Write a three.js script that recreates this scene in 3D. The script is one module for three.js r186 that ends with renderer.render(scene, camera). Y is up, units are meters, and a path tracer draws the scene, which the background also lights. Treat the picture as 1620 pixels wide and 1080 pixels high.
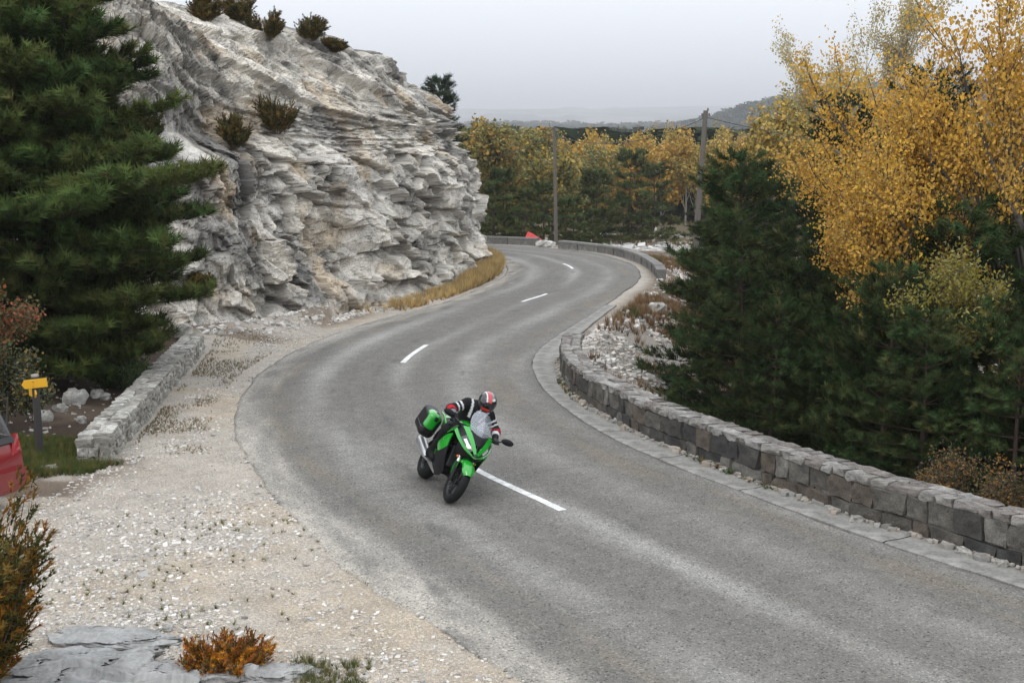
import * as THREE from 'three';
import { mergeGeometries, mergeVertices, toCreasedNormals } from 'three/addons/utils/BufferGeometryUtils.js';
import { RoundedBoxGeometry } from 'three/addons/geometries/RoundedBoxGeometry.js';
import { MarchingCubes } from 'three/addons/objects/MarchingCubes.js';

// ---------------------------------------------------------------- camera, sky, light
const scene = new THREE.Scene();
const camera = new THREE.PerspectiveCamera(29.5, 1620 / 1080, 0.1, 20000);
camera.position.set(0, 4.68, 0);
camera.rotation.x = -Math.atan(295 / 2050);
const renderer = new THREE.WebGLRenderer();
renderer.toneMapping = THREE.LinearToneMapping;
renderer.toneMappingExposure = 0.9;
renderer.shadowMap.enabled = true;
{ // an even overcast sky: a bright low cloud deck, a little brighter overhead, faint cloud structure
  const W = 512, H = 256, d = new Float32Array(W * H * 4);
  for (let j = 0; j < H; j++) for (let i = 0; i < W; i++) {
    const up = ((j + 0.5) / H - 0.5) * Math.PI, az = (i + 0.5) / W * 2 * Math.PI, y = Math.max(0, Math.sin(up));
    const n = Math.sin(az * 3 + 4 * y) * 0.5 + Math.sin(az * 7 - 9 * y + 1) * 0.3 + Math.sin(az * 13 + 17 * y) * 0.2;
    const L = 1.68 * (1 + 0.22 * y) * (1 + 0.02 * n * Math.min(1, y * 6));
    const b = Math.min(1, y * 7), o = (j * W + i) * 4;
    d[o] = L * (0.96 - 0.025 * b); d[o + 1] = L * (0.985 - 0.005 * b); d[o + 2] = L * 1.035; d[o + 3] = 1;
  }
  const t = new THREE.DataTexture(d, W, H, THREE.RGBAFormat, THREE.FloatType);
  t.mapping = THREE.EquirectangularReflectionMapping; t.magFilter = t.minFilter = THREE.LinearFilter; t.needsUpdate = true;
  scene.background = t; scene.environment = t;
}
const sun = new THREE.DirectionalLight(0xfff6ec, 0.8);
sun.name = 'sun'; sun.position.set(-30, 70, 25); sun.shadow.radius = 40; sun.castShadow = true;
sun.shadow.mapSize.set(2048, 2048);
Object.assign(sun.shadow.camera, { left: -60, right: 60, top: 60, bottom: -60, near: 1, far: 220 });
sun.target.position.set(0, 0, -30); scene.add(sun, sun.target);
scene.fog = new THREE.FogExp2(0xf0f2f7, 0.0003);

// ---------------------------------------------------------------- helpers
const V = (x, y, z) => new THREE.Vector3(x, y, z);
const { lerp, clamp, smoothstep } = THREE.MathUtils;
function mulberry(a) { return () => { a = (a + 0x6d2b79f5) | 0; let t = Math.imul(a ^ (a >>> 15), 1 | a); t = (t + Math.imul(t ^ (t >>> 7), 61 | t)) ^ t; return ((t ^ (t >>> 14)) >>> 0) / 4294967296; }; }
function hash(x, y, z, s = 0) { let h = Math.imul(x, 374761393) ^ Math.imul(y, 668265263) ^ Math.imul(z, 2147483647 - 1274126177) ^ Math.imul(s + 11, 974711); h = Math.imul(h ^ (h >>> 13), 1274126177); h ^= h >>> 16; h = Math.imul(h, 2246822519); h ^= h >>> 13; return (h >>> 0) / 4294967296; }
const sm = (t) => t * t * (3 - 2 * t);
function noise(x, y, z) { // value noise, -1..1
  const i = Math.floor(x), j = Math.floor(y), k = Math.floor(z), u = sm(x - i), v = sm(y - j), w = sm(z - k);
  const a = lerp(lerp(hash(i, j, k), hash(i + 1, j, k), u), lerp(hash(i, j + 1, k), hash(i + 1, j + 1, k), u), v);
  const b = lerp(lerp(hash(i, j, k + 1), hash(i + 1, j, k + 1), u), lerp(hash(i, j + 1, k + 1), hash(i + 1, j + 1, k + 1), u), v);
  return lerp(a, b, w) * 2 - 1;
}
function fbm(x, y, z, o = 4) { let s = 0, a = 0.5, t = 0; for (let i = 0; i < o; i++) { s += a * noise(x, y, z); t += a; a *= 0.5; x = x * 2.03 + 7.1; y = y * 2.03 + 3.3; z = z * 2.03 + 1.7; } return s / t; }
const W3 = { f1: 0, f2: 0, i: 0, j: 0, k: 0, dx: 0, dy: 0, dz: 0 };
function worley(x, y, z, seed = 0) {
  const X = Math.floor(x), Y = Math.floor(y), Z = Math.floor(z); let f1 = 9, f2 = 9;
  for (let i = X - 1; i <= X + 1; i++) for (let j = Y - 1; j <= Y + 1; j++) for (let k = Z - 1; k <= Z + 1; k++) {
    const dx = x - i - 0.1 - 0.8 * hash(i, j, k, seed), dy = y - j - 0.1 - 0.8 * hash(i, j, k, seed + 1), dz = z - k - 0.1 - 0.8 * hash(i, j, k, seed + 2), d = dx * dx + dy * dy + dz * dz;
    if (d < f1) { f2 = f1; f1 = d; W3.i = i; W3.j = j; W3.k = k; W3.dx = dx; W3.dy = dy; W3.dz = dz; } else if (d < f2) f2 = d;
  }
  W3.f1 = Math.sqrt(f1); W3.f2 = Math.sqrt(f2); return W3;
}
const names = new Map();
function numbered(n) { const k = names.get(n) ?? 0; names.set(n, k + 1); return k ? n + '_' + String(k).padStart(3, '0') : n; }
function tag(o, label, category, group, kind) {
  o.userData = {}; if (label) o.userData.label = label; if (category) o.userData.category = category;
  if (group) o.userData.group = group; if (kind) o.userData.kind = kind; return o;
}
function shadows(o) { o.castShadow = o.receiveShadow = true; return o; }
function mesh(name, g, m, parent) { const o = shadows(new THREE.Mesh(g, m)); o.name = parent === scene ? numbered(name) : name; parent.add(o); return o; }
function group(name, x = 0, y = 0, z = 0, turn = 0) { const o = new THREE.Group(); o.name = numbered(name); o.position.set(x, y, z); o.rotation.y = turn; scene.add(o); return o; }
function structure(name, g, m) { const o = mesh(name, g, m, scene); o.userData.kind = 'structure'; return o; }
class GB { // collects triangles
  constructor() { this.p = []; this.c = []; this.u = []; this.ix = []; }
  v(x, y, z, c, u) { this.p.push(x, y, z); if (c) this.c.push(c[0], c[1], c[2]); if (u) this.u.push(u[0], u[1]); return this.p.length / 3 - 1; }
  t(a, b, c) { this.ix.push(a, b, c); }
  q(a, b, c, d) { this.ix.push(a, b, c, a, c, d); }
  tube(pts, rad, n = 5, cap = true) { // tapered tube through points
    const base = this.p.length / 3, up = V(0, 1, 0), T = V(), A = V(), B = V();
    pts.forEach((p, i) => {
      T.subVectors(pts[Math.min(i + 1, pts.length - 1)], pts[Math.max(i - 1, 0)]).normalize();
      A.crossVectors(T, Math.abs(T.y) > 0.95 ? V(1, 0, 0) : up).normalize(); B.crossVectors(T, A);
      const r = typeof rad === 'number' ? rad : rad[i];
      for (let k = 0; k < n; k++) { const a = k / n * 2 * Math.PI, c = Math.cos(a) * r, s = Math.sin(a) * r; this.v(p.x + A.x * c + B.x * s, p.y + A.y * c + B.y * s, p.z + A.z * c + B.z * s); }
    });
    for (let i = 0; i < pts.length - 1; i++) for (let k = 0; k < n; k++) { const a = base + i * n + k, b = base + i * n + (k + 1) % n; this.q(a, a + n, b + n, b); }
    if (cap) for (const [row, f] of [[0, 1], [pts.length - 1, -1]]) { const c = this.v(pts[row].x, pts[row].y, pts[row].z), o = base + row * n; for (let k = 0; k < n; k++) f > 0 ? this.t(c, o + k, o + (k + 1) % n) : this.t(c, o + (k + 1) % n, o + k); }
    return this;
  }
  get empty() { return !this.ix.length; }
  build() {
    const g = new THREE.BufferGeometry(); g.setAttribute('position', new THREE.Float32BufferAttribute(this.p, 3));
    if (this.c.length) g.setAttribute('color', new THREE.Float32BufferAttribute(this.c, 3));
    if (this.u.length) g.setAttribute('uv', new THREE.Float32BufferAttribute(this.u, 2));
    g.setIndex(this.ix); g.computeVertexNormals(); return g;
  }
}
function grid(nu, nv, f) { // f(i, j, out) -> {p:[x,y,z], c, u}
  const b = new GB();
  for (let j = 0; j < nv; j++) for (let i = 0; i < nu; i++) { const r = f(i, j); b.v(r.p[0], r.p[1], r.p[2], r.c, r.u); }
  for (let j = 0; j < nv - 1; j++) for (let i = 0; i < nu - 1; i++) { const a = j * nu + i; b.q(a, a + 1, a + nu + 1, a + nu); }
  return b.build();
}
function canvasNoise(N, f, srgb) { // grey or rgb DataTexture from f(u, v) -> value(s) 0..1, tiling left to f
  const d = new Uint8Array(N * N * 4);
  for (let j = 0; j < N; j++) for (let i = 0; i < N; i++) { const r = f(i / N, j / N, i, j), o = (j * N + i) * 4, a = Array.isArray(r); for (let c = 0; c < 3; c++) d[o + c] = clamp((a ? r[c] : r) * 255, 0, 255); d[o + 3] = 255; }
  const t = new THREE.DataTexture(d, N, N); t.wrapS = t.wrapT = THREE.RepeatWrapping; t.magFilter = THREE.LinearFilter; t.minFilter = THREE.LinearMipmapLinearFilter; t.generateMipmaps = true;
  if (srgb) t.colorSpace = THREE.SRGBColorSpace; t.needsUpdate = true; return t;
}
const wrapI = (i, n) => ((i % n) + n) % n;
function tnoise(u, v, n, s) { // tiling value noise, n cells
  const x = u * n, y = v * n, i = Math.floor(x), j = Math.floor(y), a = sm(x - i), b = sm(y - j), h = (p, q) => hash(wrapI(p, n), wrapI(q, n), 5, s);
  return lerp(lerp(h(i, j), h(i + 1, j), a), lerp(h(i, j + 1), h(i + 1, j + 1), a), b);
}
function tcell(u, v, n, s) { // tiling cells -> [distance, random of the cell, edge distance]
  const x = u * n, y = v * n, X = Math.floor(x), Y = Math.floor(y); let f1 = 9, f2 = 9, id = 0;
  for (let i = X - 1; i <= X + 1; i++) for (let j = Y - 1; j <= Y + 1; j++) { const a = wrapI(i, n), b = wrapI(j, n), dx = x - i - hash(a, b, 1, s), dy = y - j - hash(a, b, 2, s), d = dx * dx + dy * dy; if (d < f1) { f2 = f1; f1 = d; id = hash(a, b, 3, s); } else if (d < f2) f2 = d; }
  return [Math.sqrt(f1), id, Math.sqrt(f2) - Math.sqrt(f1)];
}
const mat = (r, g, b, rough = 0.9, o = {}) => { const m = new THREE.MeshStandardMaterial({ roughness: rough, ...o }); m.color.setRGB(r, g, b); return m; };
const phys = (r, g, b, rough, o = {}) => { const m = new THREE.MeshPhysicalMaterial({ roughness: rough, ...o }); m.color.setRGB(r, g, b); return m; };
const mix3 = (a, b, t) => [lerp(a[0], b[0], t), lerp(a[1], b[1], t), lerp(a[2], b[2], t)];
const curve = (pts) => new THREE.CatmullRomCurve3(pts.map(([x, z]) => V(x, 0, z)), false, 'centripetal');

// ---------------------------------------------------------------- textures
const texGrain = canvasNoise(1024, (u, v, i, j) => { // worn asphalt: pale aggregate in a grey binder
  const c = tcell(u, v, 170, 3), d = tcell(u, v, 90, 9), n = tnoise(u, v, 12, 4) * 0.5 + tnoise(u, v, 40, 6) * 0.5;
  return clamp(0.58 + 0.30 * (c[1] - 0.5) + (c[2] < 0.14 ? -0.20 : 0.05) + (d[1] > 0.88 && d[0] < 0.36 ? 0.34 : 0) + (d[1] < 0.12 && d[0] < 0.38 ? -0.30 : 0) + (n - 0.5) * 0.2 + (hash(i, j, 0, 8) - 0.5) * 0.12, 0, 1);
});
const texGravel = canvasNoise(1024, (u, v, i, j) => {
  const c = tcell(u, v, 100, 13), d = tcell(u, v, 42, 19), n = tnoise(u, v, 9, 14);
  let t = 0.70 + 0.32 * (c[1] - 0.5) + (c[2] < 0.16 ? -0.24 : 0.04) + (n - 0.5) * 0.14 + (hash(i, j, 0, 3) - 0.5) * 0.1;
  if (d[1] > 0.75 && d[0] < 0.36) t = 0.80 + 0.3 * (d[1] - 0.8);
  return [clamp(t, 0, 1), clamp(t * (0.985 - 0.03 * c[1]), 0, 1), clamp(t * (0.965 - 0.06 * c[1]), 0, 1)];
});
const texRock = canvasNoise(1024, (u, v, i, j) => {
  let s = 0, a = 0.5, n = 6; for (let k = 0; k < 6; k++) { s += a * tnoise(u, v, n, 30 + k); a *= 0.55; n *= 2; }
  const c = tcell(u + 0.02 * tnoise(u, v, 16, 51), v, 26, 40), e = tcell(u, v + 0.02 * tnoise(u, v, 12, 53), 60, 44);
  return clamp(0.02 + s * 0.95 + (c[2] < 0.07 ? -0.24 : 0) + (e[2] < 0.07 ? -0.08 : 0) + 0.10 * (c[1] - 0.5), 0, 1);
});
const texConcrete = canvasNoise(512, (u, v, i, j) => 0.62 + 0.3 * (tnoise(u, v, 8, 61) - 0.5) + 0.22 * (tnoise(u, v, 40, 62) - 0.5) + 0.12 * (hash(i, j, 1, 2) - 0.5));
const rep = (t, s) => { const c = t.clone(); c.repeat.set(s, s); c.needsUpdate = true; return c; };

// ---------------------------------------------------------------- road geometry in plan (x, z in metres)
const edgeL = [[14.0, 8.8], [7.2, 0.95], [3.6, -5.1], [1.5, -8.7], [0.04, -11.14], [-0.84, -12.56], [-1.70, -13.86], [-2.51, -15.59], [-3.04, -16.81], [-3.71, -18.53], [-4.27, -20.07], [-4.58, -20.99], [-4.91, -22.37], [-5.16, -23.93], [-5.38, -25.94], [-5.44, -28.04], [-5.26, -30.51], [-4.83, -33.2], [-3.84, -36.70], [-2.21, -41.00], [-1.51, -44.04], [-0.98, -46.41], [-0.40, -49.55], [-0.21, -52.55], [-0.33, -55.93], [-0.75, -58.6], [-2.2, -60.8], [-5, -62.6], [-12, -64.6], [-30, -67.5]];
const edgeR = [[18.8, 5.2], [12.4, -2.2], [8.9, -8.2], [5.54, -13.64], [5.08, -14.32], [4.29, -15.62], [3.39, -17.33], [2.60, -18.87], [2.21, -19.81], [1.78, -20.85], [1.33, -22.31], [0.91, -24.12], [0.66, -25.65], [0.53, -27.23], [0.48, -28.73], [0.63, -30.61], [1.05, -32.75], [1.62, -35.07], [2.32, -37.73], [2.93, -40.30], [3.76, -44.04], [4.57, -47.33], [5.03, -50.60], [5.2, -54.65], [4.85, -58.68], [4.0, -62.10], [2.6, -65.05], [0.62, -67.33], [-1.4, -68.5], [-5, -69.6], [-12, -71.2], [-30, -74.2]];
const centre = [[16.4, 7], [9.8, -0.7], [6.2, -6.7], [2.72, -12.7], [0.65, -16.66], [-0.69, -19.23], [-1.85, -22.9], [-2.38, -26], [-2.47, -28.8], [-2.12, -31.65], [-1.05, -36.3], [0.32, -41.18], [1.18, -43.64], [2.2, -48.5], [2.50, -53.43], [2.13, -56.3], [0.95, -60.6], [-1.4, -63.6], [-5.2, -66.0], [-12, -67.9], [-30, -70.8]];
const cvL = curve(edgeL).getSpacedPoints(500), cvR = curve(edgeR).getSpacedPoints(500), CC = curve(centre), roadLen = CC.getLength(), RN = 460, road = [];
for (let i = 0; i <= RN; i++) {
  const t = i / RN, p = CC.getPointAt(t), d = CC.getTangentAt(t), n = V(-d.z, 0, d.x); // n points to the right hand edge (valley side)
  const cut = (poly, want) => { let best = 3.1; let bd = 1e9; for (let k = 0; k < poly.length - 1; k++) { const a = poly[k], b = poly[k + 1], ea = (a.x - p.x) * d.x + (a.z - p.z) * d.z, eb = (b.x - p.x) * d.x + (b.z - p.z) * d.z; if (ea * eb > 0) continue; const f = ea / (ea - eb), w = ((a.x + (b.x - a.x) * f - p.x) * n.x + (a.z + (b.z - a.z) * f - p.z) * n.z) * want; if (w > 1.5 && w < 5.5 && w < bd) { bd = w; best = w; } } return best; };
  road.push({ p, d, n, s: t * roadLen, l: 0, r: 0, L: cut(cvL, -1), R: cut(cvR, 1) });
}
road.forEach((r, i) => { let a = 0, b = 0, k = 0; for (let j = Math.max(0, i - 4); j <= Math.min(RN, i + 4); j++) { a += road[j].L; b += road[j].R; k++; } r.l = a / k; r.r = b / k; });
function roadAt(x, z) { // nearest centre point: s, signed offset w (+ valley side), distance beyond the edge (negative inside)
  let bd = 1e9, bi = 0; for (let i = 0; i <= RN; i += 3) { const q = road[i].p, d = (q.x - x) ** 2 + (q.z - z) ** 2; if (d < bd) { bd = d; bi = i; } }
  for (let i = Math.max(0, bi - 3); i <= Math.min(RN, bi + 3); i++) { const q = road[i].p, d = (q.x - x) ** 2 + (q.z - z) ** 2; if (d < bd) { bd = d; bi = i; } }
  const r = road[bi], w = (x - r.p.x) * r.n.x + (z - r.p.z) * r.n.z, side = w > 0 ? 1 : -1, dist = Math.sqrt(bd);
  return { s: r.s, w, side, out: dist - (side > 0 ? r.r : r.l), i: bi };
}
function polyDist(pts, x, z) { let b = 1e9; for (let i = 0; i < pts.length - 1; i++) { const [ax, az] = pts[i], [bx, bz] = pts[i + 1], ux = bx - ax, uz = bz - az, t = clamp(((x - ax) * ux + (z - az) * uz) / (ux * ux + uz * uz), 0, 1), d = Math.hypot(x - ax - ux * t, z - az - uz * t); if (d < b) b = d; } return b; }
const wallPath = [[9.6, -9.1], [7.4, -12.0], [5.80, -14.15], [5.38, -14.85], [4.9, -15.6], [4.55, -16.1], [4.0, -17.2], [3.52, -18.1], [3.28, -18.65], [2.9, -19.55], [2.2, -21.2], [1.72, -22.85], [1.27, -24.7], [1.07, -26.6], [1.07, -28], [1.2, -29.6]];
const cliffBase = [[-34, -28], [-24, -30.3], [-15, -31.6], [-10.5, -31.6], [-8.0, -32.2], [-6.95, -33.1], [-6.3, -34.4], [-5.8, -36.0], [-5.07, -38.2], [-4.15, -40.1], [-3.3, -42.1], [-2.42, -44.9], [-1.68, -48.3], [-1.1, -52.0], [-1.0, -54.6], [-1.5, -57.2], [-3.0, -59.2], [-6, -60.6], [-12, -62.2], [-24, -65]];
// ---------------------------------------------------------------- the lie of the land
function landAt(x, z, R = roadAt(x, z)) {
  const o = R.out;
  if (o < -0.22) return -0.05;
  let h = 0.03 * fbm(x * 0.8, 0, z * 0.8, 3);
  if (R.side > 0) { // valley side
    const lip = z > -31 ? 1.35 : z > -47 ? 0.9 + 0.4 * smoothstep(z, -47, -42) : 0.9, far = smoothstep(-z, 44, 70), drop = Math.max(0, o - lip);
    const slope = lerp(0.62, 0.10, far), deep = lerp(4.6, 3.2, far);
    h += -deep * (1 - Math.exp(-drop * slope / deep)) + 0.22 * Math.min(1, drop * 0.6) * fbm(x * 0.35, 2, z * 0.35, 4);
    if (z > -31 && o < 1.4) h -= 0.06 * smoothstep(o, 0.2, 0.9);
  } else { // rock side
    const fore = Math.max(0, z + 10.6 - 0.25 * Math.max(0, -x - 2)) * smoothstep(o, 0.6, 4.5);
    h += Math.min(3.0, fore * 0.33);
    if (x < -6.8 && z < -17) h += 0.04 * Math.max(0, -6.9 - x) + 0.10 * fbm(x * 0.6, 4, z * 0.6, 3) * smoothstep(-x, 6.9, 9);
    if (z < -31 && x < -5.3) { const c = polyDist(cliffBase, x, z); h += 0.45 * Math.exp(-c * 1.1) * smoothstep(o, 0.3, 2); }
  }
  if (o < 0.08) h = lerp(-0.05, R.side > 0 ? h : h + 0.012, smoothstep(o, -0.2, 0.06));
  const dist = Math.hypot(x, z);
  if (dist > 170) h += hill(x, z) * smoothstep(dist, 170, 700);
  return h;
}
function hill(x, z) { // far slopes: a nearer spur on the right, the long mountainside behind it
  const d = Math.hypot(x, z), a = Math.atan2(x, -z);
  const spur = 60 * Math.exp(-(((d - 1600) / 360) ** 2)) * smoothstep(a, 0.09, 0.26) * (1 + 0.3 * fbm(x * 0.005, 1, z * 0.005, 3));
  const q = Math.max(1, d / 1000), slope = Math.min(d, 10500) * 0.0155 * Math.log(q) * (1 + 0.16 * fbm(x * 0.0011, 5, z * 0.0006, 4)) + 14 * smoothstep(fbm(x * 0.0022, 9, z * 0.0008, 3), 0.0, 0.12) * smoothstep(d, 2200, 2600);
  return spur + slope;
}
function spaced(list) { const o = []; for (const [a, b, s] of list) { const n = Math.round(Math.abs(b - a) / s); for (let i = 0; i < n; i++) o.push(a + (b - a) * i / n); } o.push(list[list.length - 1][1]); return o; }
const C = { gravel: [0.50, 0.465, 0.42], sand: [0.52, 0.45, 0.36], litter: [0.085, 0.055, 0.036], soil: [0.20, 0.155, 0.115], dry: [0.20, 0.15, 0.085], grass: [0.085, 0.10, 0.035], scree: [0.42, 0.40, 0.37], river: [0.56, 0.55, 0.52], wood: [0.040, 0.052, 0.024], autumn: [0.15, 0.105, 0.03], cliff: [0.30, 0.285, 0.265] };
function landColour(x, z, R, h) {
  const n = fbm(x * 0.9, 8, z * 0.9, 4), m = fbm(x * 0.22, 3, z * 0.22, 3), f = fbm(x * 3.1, 6, z * 3.1, 3); let c;
  const d = Math.hypot(x, z);
  if (d > 150) {
    c = mix3(C.wood, C.autumn, smoothstep(fbm(x * 0.03, 1, z * 0.03, 4), 0.0, 0.35));
    if (d > 1300) c = mix3(c, C.cliff, smoothstep(fbm(x * 0.004, h * 0.015, z * 0.0013, 4), 0.02, 0.2));
    return c;
  }
  if (R.side < 0) {
    c = mix3(C.gravel, C.sand, smoothstep(n + 0.4 * m, 0.02, 0.4) * 0.75);
    if (x < -6.4 - 0.1 * (z + 19) * -1 && z < -19.2) c = mix3(c, mix3(C.litter, C.soil, smoothstep(n, -0.15, 0.35) * 0.8), smoothstep(-x + (z + 19.5) * 0.104 * -1 * -1, 6.35, 6.9));
    if (x < -5.2 && z > -19.8 && z < -17.4) c = mix3(c, C.soil, smoothstep(n + 0.5, 0, 0.5) * smoothstep(-x, 5.2, 6.4));
    if (z > -10.9) c = mix3(c, C.soil, 0.5);
    if (z < -32) { c = mix3(c, C.soil, 0.75 * smoothstep(R.out, 0.3, 1) * smoothstep(n, -0.3, 0.3)); }
  } else {
    c = mix3(C.scree, C.soil, smoothstep(n, -0.22, 0.22));
    c = mix3(c, C.dry, smoothstep(m + 0.5 * f, -0.1, 0.3) * 0.8);
    c = mix3(c, C.litter, smoothstep(x - 0.06 * (z + 30), 5.2, 8.5) * (z > -48 ? 1 : 0.3));
    if (z < -74) c = mix3(mix3(C.river, C.scree, smoothstep(n, -0.3, 0.3)), mix3(C.dry, C.grass, 0.4), smoothstep(m + n * 0.5 + smoothstep(-z, 108, 124) * 1.2, 0.05, 0.3));
    if (R.out < 0.8) c = mix3(C.gravel, c, smoothstep(R.out, 0.1, 0.8));
  }
  const k = 1 + 0.16 * f; return [c[0] * k, c[1] * k, c[2] * k];
}
{
  const xs = spaced([[-4000, -900, 110], [-900, -300, 30], [-300, -80, 14], [-80, -26, 2.5], [-26, -10, 0.5], [-10, 8.5, 0.13], [8.5, 24, 0.45], [24, 80, 2.2], [80, 300, 11], [300, 1000, 28], [1000, 5000, 110]]);
  const zs = spaced([[40, 4, 3], [4, -9, 0.6], [-9, -34, 0.13], [-34, -74, 0.3], [-74, -150, 1.6], [-150, -480, 7], [-480, -1400, 20], [-1400, -3000, 60], [-3000, -10800, 200]]);
  const g = grid(xs.length, zs.length, (i, j) => { const x = xs[i], z = zs[j], R = roadAt(x, z), h = landAt(x, z, R); return { p: [x, h, z], c: landColour(x, z, R, h), u: [x / 1.6, z / 1.6] }; });
  const gm = new THREE.MeshStandardMaterial({ vertexColors: true, roughness: 0.95, map: texGravel, bumpMap: texGravel, bumpScale: 0.012 }); gm.color.setRGB(1.26, 1.25, 1.23);
  structure('ground', g, gm);
}
// ---------------------------------------------------------------- road surface with its worn tracks
const roadPoint = (i, w) => { const r = road[i]; return [r.p.x + r.n.x * w, r.p.z + r.n.z * w]; };
{
  const NW = 72;
  const g = grid(NW + 3, RN + 1, (a, i) => {
    const r = road[i], k = clamp((a - 1) / NW, 0, 1); let w = lerp(-r.l, r.r, k); const skirt = a === 0 || a === NW + 2;
    const jag = 0.07 * fbm(r.s * 1.7, w > 0 ? 9 : 0, 0, 3) + 0.03 * noise(r.s * 6, 3, w > 0 ? 5 : 1);
    if (a <= 1 || a >= NW + 1) w += jag;
    const [x, z] = roadPoint(i, w), q = w + 0.16 * fbm(r.s * 0.16, 1, 0, 3);
    const n1 = fbm(r.s * 0.22, w * 1.1, 4, 4), n2 = fbm(r.s * 0.9, w * 5, 2, 4);
    const band = (c, wd) => Math.exp(-(((q - c) / wd) ** 2));
    let worn = 0.75 * band(-1.5, 0.36) + 0.62 * band(1.45, 0.30) + 0.6 * band(0.12, 0.22) + 0.45 * band(-2.75, 0.28) + 0.22 * band(2.7, 0.2);
    worn = clamp(worn * (0.75 + 0.9 * n1) + 0.16 * n2 + 0.18 * smoothstep(n1, 0.15, 0.55), 0, 1.1);
    let c = mix3([0.185, 0.178, 0.165], [0.37, 0.365, 0.35], worn);
    c = mix3(c, [0.235, 0.20, 0.15], 0.5 * clamp(band(2.25, 0.3) + band(-2.2, 0.25), 0, 1) * smoothstep(n2, -0.3, 0.3));
    const dusty = smoothstep(-w + 0.25 * n2, r.l - 0.8, r.l - 0.05); c = mix3(c, [0.52, 0.49, 0.44], clamp(dusty * (0.55 + 0.6 * n2 + 0.2 * (i < 150 ? 1 : 0)), 0, 1));
    if (fbm(r.s * 0.6 + 40, w * 2.2, 7, 4) > 0.5) c = mix3(c, [0.13, 0.128, 0.125], 0.6);
    return { p: [x, skirt ? -0.09 : 0.012 + 0.02 * (1 - (w / 3.2) ** 2), z], c, u: [w / 2.8, r.s / 2.8] };
  });
  const m = new THREE.MeshStandardMaterial({ vertexColors: true, roughness: 0.88, map: texGrain, bumpMap: texGrain, bumpScale: 0.004 }); m.color.setRGB(1.36, 1.33, 1.29);
  const rd = structure('road', g, m);
  // painted centre dashes, three metres of white with ten between
  const pm = new THREE.MeshStandardMaterial({ roughness: 0.7, map: rep(texConcrete, 1) }); pm.color.setRGB(1.15, 1.15, 1.13);
  const iOf = (x, z) => roadAt(x, z).i;
  for (const [a, b, wd] of [[[0.65, -16.66], [-0.69, -19.23], 0.062], [[-2.44, -29.0], [-2.15, -31.65], 0.062], [[0.32, -41.18], [1.18, -43.64], 0.06], [[2.53, -53.43], [2.13, -55.93], 0.06]]) {
    const N = 40, gg = grid(5, N + 1, (k, j) => { const t = j / N, i0 = iOf(...a), i1 = iOf(...b), f = lerp(i0, i1, t), q = Math.min(RN - 1, Math.floor(f)), r = road[q], r2 = road[q + 1], u = f - q, rag = (k === 0 || k === 4) ? 0.006 * noise(j * 1.3, k, a[0]) : 0, w = (k / 4 - 0.5) * 2 * wd + rag, e = (j === 0 || j === N) ? 0.02 * noise(k * 2.1, j, 3) : 0;
      return { p: [lerp(r.p.x, r2.p.x, u) + r.n.x * w + r.d.x * e, 0.0385 - 0.0003 * Math.abs(k - 2), lerp(r.p.z, r2.p.z, u) + r.n.z * w + r.d.z * e], u: [w, t * 3] }; });
    mesh('centre_dash', gg, pm, rd);
  }
}
// ---------------------------------------------------------------- concrete gutter along the valley side
{
  const gutter = group('gutter'); gutter.userData.kind = 'structure';
  const gm = new THREE.MeshStandardMaterial({ roughness: 0.92, map: rep(texConcrete, 0.8), bumpMap: rep(texConcrete, 0.8), bumpScale: 0.004 }); gm.color.setRGB(0.40, 0.385, 0.355);
  let i = iNear(9.5, -9.2); function iNear(x, z) { return roadAt(x, z).i; }
  const end = iNear(2.93, -40.3), rr = mulberry(5);
  while (i < end) {
    const n = Math.min(end - i, 9 + Math.floor(rr() * 5)); const b = new GB(), rows = [];
    for (let k = 0; k <= n; k++) {
      const r = road[i + k], f = (k === 0 ? 0.012 : 0) - (k === n ? 0.012 : 0), [wx, wz] = [r.p.x, r.p.z];
      let wide = 0.62; { let bd = 9; for (let q = 0.2; q < 1.5; q += 0.02) { const x = wx + r.n.x * (r.r + q), z = wz + r.n.z * (r.r + q), d = polyDist(wallPath, x, z); if (d < bd) { bd = d; if (d < 0.25) wide = q; } } }
      if (r.p.z < -31) wide = lerp(0.55, 0.3, smoothstep(-r.p.z, 31, 40));
      const jag = 0.03 * fbm(r.s * 2.3, 4, 0, 3);
      rows.push([[-0.02 + jag, -0.06], [-0.02 + jag, 0.030], [0.03 + jag, 0.040], [wide * 0.5, 0.030 + 0.008 * noise(r.s, 1, 1)], [wide + 0.05, 0.052 + 0.012 * noise(r.s * 2, 1, 1)], [wide + 0.05, -0.1]].map(([w, y]) => b.v(wx + r.n.x * (r.r + w) + r.d.x * f, y, wz + r.n.z * (r.r + w) + r.d.z * f, null, [w, r.s])));
    }
    for (let k = 0; k < n; k++) for (let q = 0; q < 5; q++) b.q(rows[k][q], rows[k][q + 1], rows[k + 1][q + 1], rows[k + 1][q]);
    mesh('gutter_slab', toCreasedNormals(b.build(), 0.5), gm, gutter); i += n;
  }
}

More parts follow.
